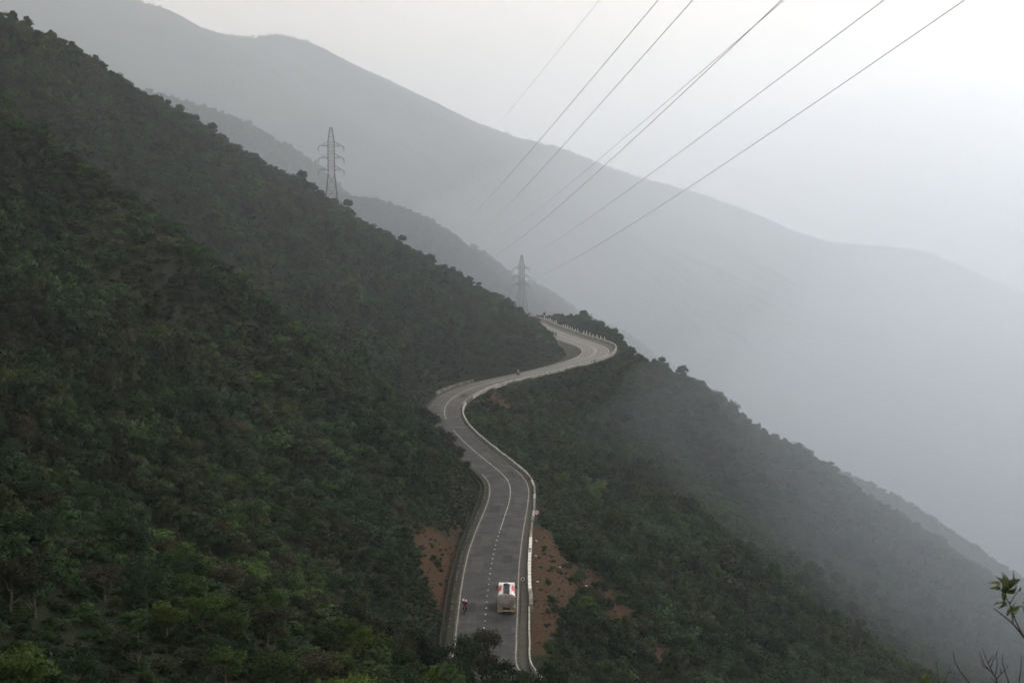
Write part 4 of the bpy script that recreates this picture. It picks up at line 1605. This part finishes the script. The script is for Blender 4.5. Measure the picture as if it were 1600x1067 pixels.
def shoulder(y0, y1, a0, a1, nm, mat, par):
    """curved panel lying on the tank's upper side"""
    vs, fs = [], []
    n = 7
    for y in (y0, y1):
        for k in range(n):
            a = a0 + (a1 - a0) * k / (n - 1)
            ca, sa = math.cos(a), math.sin(a)
            vs.append((1.232 * math.copysign(abs(ca) ** .62, ca), y, ZC + .992 * abs(sa) ** .62))
    for k in range(n - 1):
        fs.append((k, k + 1, n + k + 1, n + k))
    return MB().add(vs, fs).build(nm, mat, par, True)


for sg in (0, 1):
    A0, A1 = (math.radians(8), math.radians(66)) if sg == 0 else (math.radians(172), math.radians(114))
    shoulder(3.0, 5.95, A0, A1, 'red_panel', M_RED, tank)
    shoulder(0.45, 2.0, A0, A1, 'pale_panel', M_CABWHITE, tank)
MB().box((0, 3.3, ZC + 1.02), (0.84, 5.3, 0.10)).box((-.43, 3.3, ZC + 1.10), (.05, 5.3, .12)).box((.43, 3.3, ZC + 1.10), (.05, 5.3, .12)).build('walkway', M_WALK, tk)
for yh in (1.6, 3.2, 4.6):
    MB().lathe([(.26, ZC + 1.07), (.26, ZC + 1.17), (.2, ZC + 1.2)], 'z', 14, (0, yh, 0)).build('hatch', M_WALK, tk)
MB().lathe([(.30, ZC + 1.07), (.34, ZC + 1.25), (.22, ZC + 1.36)], 'z', 14, (-.08, 5.55, 0)).lathe([(.17, ZC + 1.05), (.17, ZC + 1.3)], 'z', 12, (.3, 5.3, 0)).build('navy_cover', M_NAVY, tk, False)
# cab
cabv = []
cab = MB()
prof = [(6.55, .75), (8.45, .75), (8.5, 1.5), (8.32, 2.6), (8.05, 2.95), (6.75, 3.0), (6.55, 2.85)]
for x in (-1.2, 1.2):
    for (y, z) in prof:
        cabv.append((x * (1.0 if z < 2.6 else .95), y, z))
n = len(prof)
cab.add(cabv, [tuple(range(n)), tuple(range(2 * n - 1, n - 1, -1))] + [(i, i + n, (i + 1) % n + n, (i + 1) % n) for i in range(n)])
cabo = cab.build('cab', M_CABWHITE, tk, False, 0.06)
MB().box((0, 6.535, 2.25), (1.7, .02, .5)).build('rear_window', M_GLASS, cabo)
MB().box((0, 8.44, 2.1), (2.1, .03, .75), Matrix.Rotation(0.16, 3, 'X')).build('windscreen', M_GLASS, cabo)
for sg in (-1, 1):
    MB().box((sg * 1.42, 8.3, 2.2), (.2, .1, .45)).beam((sg * 1.2, 8.3, 2.35), (sg * 1.38, 8.3, 2.35), .04).build('wing_mirror', M_CHASSIS, cabo)
    MB().box((sg * 1.212, 7.5, 2.2), (.012, 1.0, .55)).build('side_window', M_GLASS, cabo)
    MB().box((sg * 1.212, 7.45, 1.2), (.012, 1.2, .35)).build('red_stripe', M_RED, cabo)
# chassis
MB().box((-.42, 4.2, .95), (.12, 8.2, .28)).box((.42, 4.2, .95), (.12, 8.2, .28)).box((0, .2, .95), (1.0, .12, .28)).box((0, 3.0, .95), (.9, .12, .25)).build('chassis', M_CHASSIS, tk)
MB().box((0, .02, .62), (2.3, .14, .22)).build('bumper', M_FLAP, tk, False, .02)
for sg in (-1, 1):
    MB().box((sg * .98, .28, .68), (.55, .03, .75)).build('mud_flap', M_FLAP, tk)
    MB().box((sg * 1.0, .0, .92), (.3, .06, .14)).build('tail_lamp', M_LAMP_R, tk)
    MB().box((sg * .68, .0, .92), (.16, .06, .14)).build('indicator_lamp', M_LAMP_A, tk)
    for y in (1.1, 2.4):
        wheel(tk, (sg * .88, y, .5), .5, .52)
    wheel(tk, (sg * 1.02, 7.4, .5), .5, .28)
    MB().box((sg * 1.08, 4.3, .85), (.22, 2.2, .5)).build('side_guard', M_CHASSIS, tk)
    MB().add([(sg * .62, .5, 1.08), (sg * 1.24, .5, 1.08), (sg * 1.24, 3.1, 1.08), (sg * .62, 3.1, 1.08), (sg * .62, .42, .8), (sg * 1.24, .42, .8), (sg * 1.24, 3.2, .8), (sg * .62, 3.2, .8)],
             [(0, 1, 2, 3), (4, 5, 1, 0), (2, 6, 7, 3), (0, 3, 7, 4), (1, 5, 6, 2)]).build('mudguard', M_TANKEND, tk)
MB().beam((.62, .0, .8), (.62, .1, 2.95), .05).beam((1.0, .0, .8), (1.0, .1, 2.7), .05).beam((.62, .02, 1.2), (1.0, .02, 1.2), .04).beam((.62, .04, 1.6), (1.0, .04, 1.6), .04).beam((.62, .06, 2.0), (1.0, .06, 2.0), .04).beam((.62, .08, 2.4), (1.0, .08, 2.4), .04).build('ladder', M_RIM, tk)


# motorbikes and riders
def motorbike(p, rz, label, paint):
    t = empty('motorbike', p, rz)
    tag(t, label, 'motorbike')
    for y in (-.62, .62):
        wheel(t, (0, y, .29), .29, .09, .5)
    MB().box((0, -.05, .48), (.22, .5, .3), None, .8).box((0, .3, .55), (.34, .1, .5), Matrix.Rotation(-.25, 3, 'X'), .8).build('body', paint, t, False, .03)
    MB().box((0, -.3, .76), (.27, .85, .11), None, .9).build('seat', M_CHASSIS, t, False, .03)
    MB().box((0, -.55, .62), (.24, .5, .16), None, .85).build('tail_fairing', paint, t, False, .03)
    MB().tube([(0, .62, .29), (0, .45, .75), (0, .38, 1.0)], .045, 6).build('fork', M_CHROME, t)
    MB().tube([(-.36, .28, 1.04), (-.15, .4, 1.0), (.15, .4, 1.0), (.36, .28, 1.04)], .018, 6).build('handlebar', M_CHASSIS, t)
    MB().lathe([(.05, .38), (.1, .44), (.09, .52)], 'y', 12, (0, 0, .92)).build('headlamp', M_CHROME, t)
    for sg in (-1, 1):
        m_ = MB().tube([(sg * .25, .34, 1.03), (sg * .33, .34, 1.2)], .012, 5).box((sg * .35, .34, 1.24), (.13, .03, .09)).build('mirror', M_CHROME, t)
    MB().box((0, .62, .6), (.13, .55, .03)).build('front_mudguard', paint, t)
    return t


def rider(bike, dx, dy, lean, jacket, helmet, label, pillion=False):
    """seated figure: one continuous skinned body, helmet on top"""
    base = bike.location
    J = {}
    V_, E_, R_ = [], [], []

    def j(co, r, par=None):
        V_.append(co)
        R_.append(r)
        if par is not None:
            E_.append((par, len(V_) - 1))
        return len(V_) - 1
    L = lean
    pel = j((0, 0, .88), .155)
    wst = j((L * .3, .02, 1.06), .135, pel)
    chs = j((L * .75, .06, 1.28), .165, wst)
    nk = j((L, .07, 1.44), .062, chs)
    hd = j((L * 1.1, .09, 1.54), .085, nk)
    ht = j((L * 1.15, .1, 1.66), .095, hd)
    for sg in (-1, 1):
        sh_ = j((L * .8 + sg * .19, .06, 1.36), .068, chs)
        if pillion:
            el = j((L * .6 + sg * .26, .16, 1.14), .052, sh_)
            wr = j((sg * .18, .34, 1.06), .038, el)
            hn = j((sg * .10, .40, 1.05), .042, wr)
        else:
            el = j((L * .6 + sg * .30, .22, 1.14), .052, sh_)
            wr = j((sg * .32, .42, 1.06), .038, el)
            hn = j((sg * .33, .50, 1.05), .042, wr)
        hp = j((sg * .10, .03, .86), .105, pel)
        kn = j((sg * .21, .42, .76), .078, hp)
        an = j((sg * .19, .24, .36), .05, kn)
        ft = j((sg * .20, .40, .31), .045, an)
    me = bpy.data.meshes.new('person')
    me.from_pydata(V_, E_, [])
    o = bpy.data.objects.new('person', me)
    link(o)
    o.modifiers.new('skin', 'SKIN')
    sk = me.skin_vertices[0].data
    for i, r in enumerate(R_):
        sk[i].radius = (r, r)
        sk[i].use_root = (i == 0)
    sd = o.modifiers.new('sub', 'SUBSURF')
    sd.levels = 1
    sd.render_levels = 1
    dg = bpy.context.evaluated_depsgraph_get()
    me2 = bpy.data.meshes.new_from_object(o.evaluated_get(dg))
    o.modifiers.clear()
    o.data = me2
    me2.materials.clear()
    for mm in (jacket, M_DARKCLOTH, M_SKIN):
        me2.materials.append(mm)
    for f in me2.polygons:
        c = f.center
        if c.z > 1.44 or (c.y > .44 and c.z > .98):
            f.material_index = 2
        elif c.z < .95:
            f.material_index = 1
        f.use_smooth = True
    rot = Matrix.Rotation(bike.rotation_euler[2], 4, 'Z')
    o.rotation_euler = (0, 0, bike.rotation_euler[2])
    o.location = Vector(base) + rot @ Vector((dx, dy, 0))
    hm = MB().lathe([(.03, .165), (.10, .15), (.135, .09), (.15, .0), (.145, -.06), (.125, -.075)], 'z', 16, (L * 1.13, .09, 1.62)).build('helmet', helmet, o, True)
    # face below the helmet's rim: nose, eyes and mouth
    MB().box((L * 1.12, .195, 1.575), (.028, .03, .04), None, .6).build('nose', M_SKIN, o)
    for sg in (-1, 1):
        MB().box((L * 1.12 + sg * .033, .182, 1.60), (.024, .012, .012)).build('eye', M_CHASSIS, o)
    MB().box((L * 1.12, .178, 1.535), (.05, .01, .01)).build('mouth', M_JACKET, o)
    tag(o, label, 'person')
    return o


p, rz, pt, s_, o_ = road_place(727, 956)
bk = motorbike(p, rz + math.pi, 'dark red motorbike coming down the left lane opposite the tanker', M_BIKE)
rider(bk, 0, -.1, -.17, M_JACKET, M_HELMET, 'person in dark red jacket and white helmet riding the nearest motorbike')
rider(bk, 0, -.52, .19, M_JACKET, M_HELMET, 'person in dark red and white helmet leaning out behind the nearest rider', True)
p, rz, pt, s_, o_ = road_place(868.5, 526)
bk = motorbike(p, rz, 'dark motorbike on the pale straight beyond the hairpin', M_CHASSIS)
rider(bk, 0, -.1, .02, M_DARKCLOTH, M_HELMETDK, 'person in dark clothes riding the motorbike beyond the hairpin')
p, rz, pt, s_, o_ = road_place(810, 587)
bk = motorbike(p, rz, 'small motorbike on the road between the left bend and the hairpin', M_CHASSIS)
rider(bk, 0, -.1, -.02, M_LIGHTCLOTH, M_HELMET, 'person in pale shirt riding the motorbike between the bends')

# round prohibition sign on its post, just outside the parapet
ss = np.arange(sq(3), sq(9), .25)
best = min(ss, key=lambda s: abs(project(*rpt(s, float(wo_fn(s)) + .95, 1.35))[1] - 800))
ps = rpt(best, float(wo_fn(best)) + .95, 0)
sg_ = empty('road_sign', (ps[0], ps[1], ps[2] - .5), math.radians(4))
tag(sg_, 'round white sign with red rim and dark slanting bar outside the near bend', 'sign')
MB().tube([(0, .05, -.6), (0, .05, 1.95)], .04, 8).build('pole', M_CONC, sg_)
MB().lathe([(.46, -.01), (.46, .012)], 'y', 28, (0, 0, 1.85)).build('disc', M_HELMET, sg_)
vs, fs = [], []
for k in range(28):
    a = 2 * math.pi * k / 28
    for r in (.36, .465):
        vs.append((r * math.cos(a), -.016, 1.85 + r * math.sin(a)))
for k in range(28):
    k2 = (k + 1) % 28
    fs.append((2 * k, 2 * k + 1, 2 * k2 + 1, 2 * k2))
MB().add(vs, fs).build('red_rim', M_RED, sg_)
MB().box((0, -.021, 1.85), (.70, .006, .12), Matrix.Rotation(math.radians(32), 3, 'Y')).build('bar', dirty('dark_red_bar', (.07, .012, .02), (.05, .02, .02), .3, 4), sg_)

# ring marker standing on the shoulder in front of the tanker
p, rz, pt, s_, o_ = road_place(813, 906)
pm_ = rpt(s_, float(hw_s(s_)) + .55, -.06)
tr_ = empty('painted_tyre', pm_, .15)
tr_.scale = (0.95,) * 3
tag(tr_, 'small white-ringed tyre set upright on the shoulder by the white blocks', 'tyre')
MB().lathe([(.2, -.07), (.29, -.09), (.32, -.05), (.32, .05), (.29, .09), (.2, .07), (.2, -.07)], 'y', 20, (0, 0, .30)).build('tread', M_TYRE, tr_)
vs, fs = [], []
for k in range(24):
    a = 2 * math.pi * k / 24
    for r in (.19, .325):
        vs.append((r * math.cos(a), -.096, .30 + r * math.sin(a)))
for k in range(24):
    k2 = (k + 1) % 24
    fs.append((2 * k, 2 * k + 1, 2 * k2 + 1, 2 * k2))
MB().add(vs, fs).build('white_ring', M_HELMET, tr_)

# ------------------------------------------------------------------ plants beside the viewpoint
M_BIGLEAF = NT('broad_leaf')
m = M_BIGLEAF
oi = m.n('ShaderNodeObjectInfo')
cc = m.ramp(oi.outputs['Random'], [(0.0, (0.040, 0.060, 0.014)), (0.4, (0.048, 0.072, 0.014)), (1.0, (0.10, 0.125, 0.022))])
vein = m.noise(30.0, 3, m.obj())
cc = m.mix(m.math('MULTIPLY', m.ramp(vein, [(.4, 0.0), (.7, 1.0)]), .3), cc, (0.03, 0.04, 0.012))
m.done(cc, 0.4, 0.4)
tr = m.n('ShaderNodeBsdfTranslucent')
m.l(cc, tr.inputs['Color'])
mx = m.n('ShaderNodeMixShader')
mx.inputs[0].default_value = 0.4
m.l(m.b.outputs[0], mx.inputs[1])
m.l(tr.outputs[0], mx.inputs[2])
m.l(mx.outputs[0], m.out.inputs['Surface'])
M_BIGLEAF = m.m


def leaf_mesh():
    vs, fs = [], []
    n = 7
    for k in range(n):
        t = k / (n - 1)
        w = .5 * math.sin(math.pi * min(1, t * .93 + .04)) ** .8 * (1 - .25 * t)
        z = .28 * t * (1 - t) * 1.6 - .12 * t * t
        vs += [(-w * .44, t, z + .09 * w), (0, t, z), (w * .44, t, z + .09 * w)]
    for k in range(n - 1):
        a = 3 * k
        fs += [(a, a + 1, a + 4, a + 3), (a + 1, a + 2, a + 5, a + 4)]
    me = bpy.data.meshes.new('leaf')
    me.from_pydata(vs, [], fs)
    me.polygons.foreach_set('use_smooth', [True] * len(fs))
    me.update()
    me.materials.append(M_BIGLEAF)
    return me


LEAF = leaf_mesh()


def local(px, py, d, o):
    return Vector(at(px, py, d)) - o


DB = 7.0
gz = float(sample_grid(np.array([at(1640, 1000, DB)[0]]), np.array([DB]))[0])
O = Vector((at(1640, 1000, DB)[0], DB, gz))
sap = empty('leafy_shrub', O)
tag(sap, 'leafy green shrub branch reaching in from the right edge beside the viewpoint', 'shrub')
mb = MB()
L_ = lambda x, y, dd=0: local(x, y, DB + dd, O)
mb.tube([(0, 0, -.1), L_(1665, 1150), L_(1632, 1030), L_(1600, 995), L_(1583, 974), L_(1562, 957), L_(1553, 950)], [.018, .013, .0075, .0055, .0042, .0032, .002], 7)
mb.tube([L_(1583, 974), L_(1581, 960, .03), L_(1578, 944, .05), L_(1570, 930, .05), L_(1562, 918, .05), L_(1556, 912, .05)], [.0036, .003, .0028, .0026, .0024, .002], 6)
mb.tube([L_(1600, 995), L_(1592, 980, -.04), L_(1582, 960, -.05), L_(1578, 946, -.05)], [.004, .0035, .003, .002], 6)
mb.tube([L_(1578, 944, .05), L_(1584, 932, .02), L_(1591, 923, .02)], [.0026, .0022, .0015], 6)
mb.tube([L_(1572, 932, .05), L_(1570, 922, .05)], [.004, .003], 6)
mb.tube([L_(1632, 1030), L_(1610, 980, .1), L_(1601, 958, .1), L_(1598, 946, .1)], [.005, .004, .003, .002], 6)
mb.build('stem', M_TWIG, sap)
PXM = DB / F_PX
# base px, direction angle in the picture (deg, 0 = right, 90 = up), length px, roll, tip towards viewer
for (bx, by, ang, ln, roll, tow) in (
        (1563, 920, 140, 22, 50, .1), (1562, 921, 165, 16, 20, .2), (1566, 924, 60, 36, 60, .2), (1566, 923, 78, 38, 25, -.3), (1568, 924, 30, 30, 70, .2),
        (1568, 926, 95, 26, 0, .3), (1572, 922, 20, 26, 40, -.2), (1566, 926, -80, 14, 10, .4), (1572, 920, 50, 28, -40, .4), (1568, 921, 112, 22, 30, 0),
        (1590, 923, 60, 9, 20, .2), (1590, 922, 20, 8, 60, 0), (1576, 948, 175, 17, 50, .2), (1577, 950, 10, 20, 20, .2), (1577, 948, 40, 15, 60, -.2),
        (1576, 951, -110, 12, 0, .4), (1577, 946, 100, 10, 40, .2), (1572, 944, 150, 12, 10, .3), (1566, 944, 175, 13, 60, 0), (1578, 951, -20, 18, 70, .3),
        (1600, 948, 100, 10, 30, .2), (1599, 950, 150, 9, 60, .1), (1580, 956, -60, 10, 20, .5)):
    o = bpy.data.objects.new('leaf', LEAF)
    link(o, sap)
    o.location = L_(bx, by, .02)
    a = math.radians(ang)
    yv = Vector((math.cos(a), -tow, math.sin(a))).normalized()
    zv = Vector((0, -1, .25))
    zv = (zv - yv * zv.dot(yv)).normalized()
    xv = yv.cross(zv)
    Mx = Matrix((xv, yv, zv)).transposed() @ Matrix.Rotation(math.radians(roll), 3, 'Y')
    o.rotation_euler = Mx.to_euler()
    o.scale = (ln * PXM * 1.15, ln * PXM * random.uniform(.8, 1.1), ln * PXM * random.uniform(1.0, 2.6))


def twig_plant(name, label, cat, root, stems, leaves=(), d=8.0, r0=.0055):
    x_, _k = ray(*root)
    gz = float(sample_grid(np.array([x_ * d]), np.array([d]))[0])
    o_ = Vector((x_ * d, d, gz))
    t = empty(name, o_)
    tag(t, label, cat)
    mb = MB()
    for k, st_ in enumerate(stems):
        pts = [local(px, py, d + .05 * ((k * 7) % 5 - 2), o_) for px, py in st_]
        if k == 0:
            pts = [Vector((0, 0, -.05))] + pts
        n = len(pts)
        rr = r0 if k == 0 else r0 * .6
        mb.tube(pts, [rr * (1 - .75 * i / (n - 1)) for i in range(n)], 5)
    mb.build('stem', M_TWIG, t)
    for (bx, by, ang, ln) in leaves:
        o = bpy.data.objects.new('leaf', LEAF)
        link(o, t)
        o.location = local(bx, by, d, o_)
        a = math.radians(ang)
        yv = Vector((math.cos(a), -.3, math.sin(a))).normalized()
        zv = Vector((0, -1, .4))
        zv = (zv - yv * zv.dot(yv)).normalized()
        o.rotation_euler = Matrix((yv.cross(zv), yv, zv)).transposed().to_euler()
        o.scale = (ln * d / F_PX,) * 3
    return t


twig_plant('bare_shrub', 'bare branching twigs of a shrub at the bottom edge below the leafy branch', 'shrub', (1558, 1300),
           [[(1560, 1100), (1557, 1060), (1548, 1048), (1538, 1038), (1533, 1026), (1530, 1018)], [(1552, 1052), (1543, 1034), (1538, 1022), (1535, 1012)], [(1548, 1042), (1552, 1030), (1558, 1018)],
            [(1557, 1060), (1564, 1052), (1572, 1044), (1577, 1036)], [(1555, 1055), (1558, 1040), (1557, 1022), (1560, 1012)], [(1545, 1046), (1536, 1040), (1531, 1030)], [(1558, 1068), (1550, 1060), (1546, 1056)],
            [(1543, 1036), (1549, 1028), (1553, 1020)], [(1564, 1052), (1563, 1042)]], d=8.5)
twig_plant('bare_twig', 'single bare upright stem at the bottom edge right of the branching twigs', 'twig', (1585, 1300), [[(1582, 1110), (1576, 1066), (1570, 1048), (1566, 1034), (1567, 1020)]], d=8.0)
twig_plant('bare_twig', 'single bare stem at the bottom edge nearest the right corner', 'twig', (1592, 1300), [[(1590, 1110), (1592, 1066), (1595, 1044), (1596, 1024)]], d=8.0)
twig_plant('bare_twig', 'long bare stem leaning left at the bottom edge, left of the branching twigs', 'twig', (1530, 1300), [[(1525, 1100), (1514, 1066), (1500, 1048), (1492, 1034), (1489, 1017)]], d=8.0)
twig_plant('leafy_sprig', 'small green sprig with a leafy tip at the bottom edge', 'plant', (1455, 1300), [[(1455, 1110), (1453, 1050)], [(1468, 1110), (1466, 1055), (1462, 1030)], [(1470, 1075), (1478, 1060), (1482, 1050)]],
           [(1440, 1062, 70, 14), (1440, 1062, 20, 12), (1436, 1066, 150, 12), (1446, 1064, 45, 12), (1482, 1050, 30, 6), (1453, 1052, 100, 8)], d=8.0)
twig_plant('bare_twig', 'short bare stem at the bottom edge, leftmost of the foreground twigs', 'twig', (1400, 1300), [[(1398, 1120), (1392, 1066), (1388, 1054)]], d=8.0)

# ------------------------------------------------------------------ haze
hz = MB().box((0, 0, 0), (1, 1, 1)).build('haze', None)
hx0, hx1, hy0, hy1, hz0, hz1 = -14900, 14900, -1450, 10500, float(ZZ.min()) - 1.0, float(max(r[2].max() for r in RIDGES.values())) + 25.0
hz.scale = (hx1 - hx0, hy1 - hy0, hz1 - hz0)
hz.location = ((hx0 + hx1) / 2, (hy0 + hy1) / 2, (hz0 + hz1) / 2)
tag(hz, 'pale grey-blue haze filling the air over the valley', 'haze', None, 'stuff')
m = bpy.data.materials.new('haze')
m.use_nodes = True
m.node_tree.nodes.clear()
vo = m.node_tree.nodes.new('ShaderNodeVolumePrincipled')
vo.inputs['Color'].default_value = (*HAZE_COLOR, 1)
vo.inputs['Density'].default_value = HAZE_DENSITY
vo.inputs['Density Attribute'].default_value = ''
m.cycles.homogeneous_volume = True
vo.inputs['Anisotropy'].default_value = 0.68
ou = m.node_tree.nodes.new('ShaderNodeOutputMaterial')
m.node_tree.links.new(vo.outputs[0], ou.inputs['Volume'])
hz.data.materials.append(m)


def mist(c, r, dens, label, seed):
    bmx = bmesh.new()
    bmesh.ops.create_icosphere(bmx, subdivisions=4, radius=1.0)
    for v in bmx.verts:
        v.co *= 1 + 0.16 * float(fbm(v.co.x * 1.4 + seed, v.co.y * 1.4 + v.co.z * 2.0, 2))
    me = bpy.data.meshes.new('mist_bank')
    bmx.to_mesh(me)
    bmx.free()
    o = link(bpy.data.objects.new('mist_bank', me))
    o.location = c
    o.scale = r
    mm = m.copy()
    mm.node_tree.nodes['Principled Volume'].inputs['Density'].default_value = dens
    me.materials.append(mm)
    tag(o, label, 'mist', None, 'stuff')


mist((140, 425, -78), (130, 105, 56), 0.0013, 'drifting fog hanging on the right-hand slope near its skyline', 3.0)
mist((265, 480, -95), (215, 200, 105), 0.0016, 'drifting mist over the right-hand slope below the road', 1.0)
mist((650, 1350, -160), (850, 480, 300), 0.0008, 'mist filling the valley behind the right-hand ridge', 5.0)
mist((-60, 1000, -10), (620, 230, 240), 0.00055, 'thin mist in the gap between the near hillside and the ridges behind', 9.0)
mist((2700, 4300, -150), (2700, 1250, 430), 0.00010, 'pale mist lying before the right half of the far mountain', 13.0)
mist((-70, 445, -8), (120, 120, 62), 0.00033, 'thin blue mist on the upper left slope towards the skyline', 21.0)
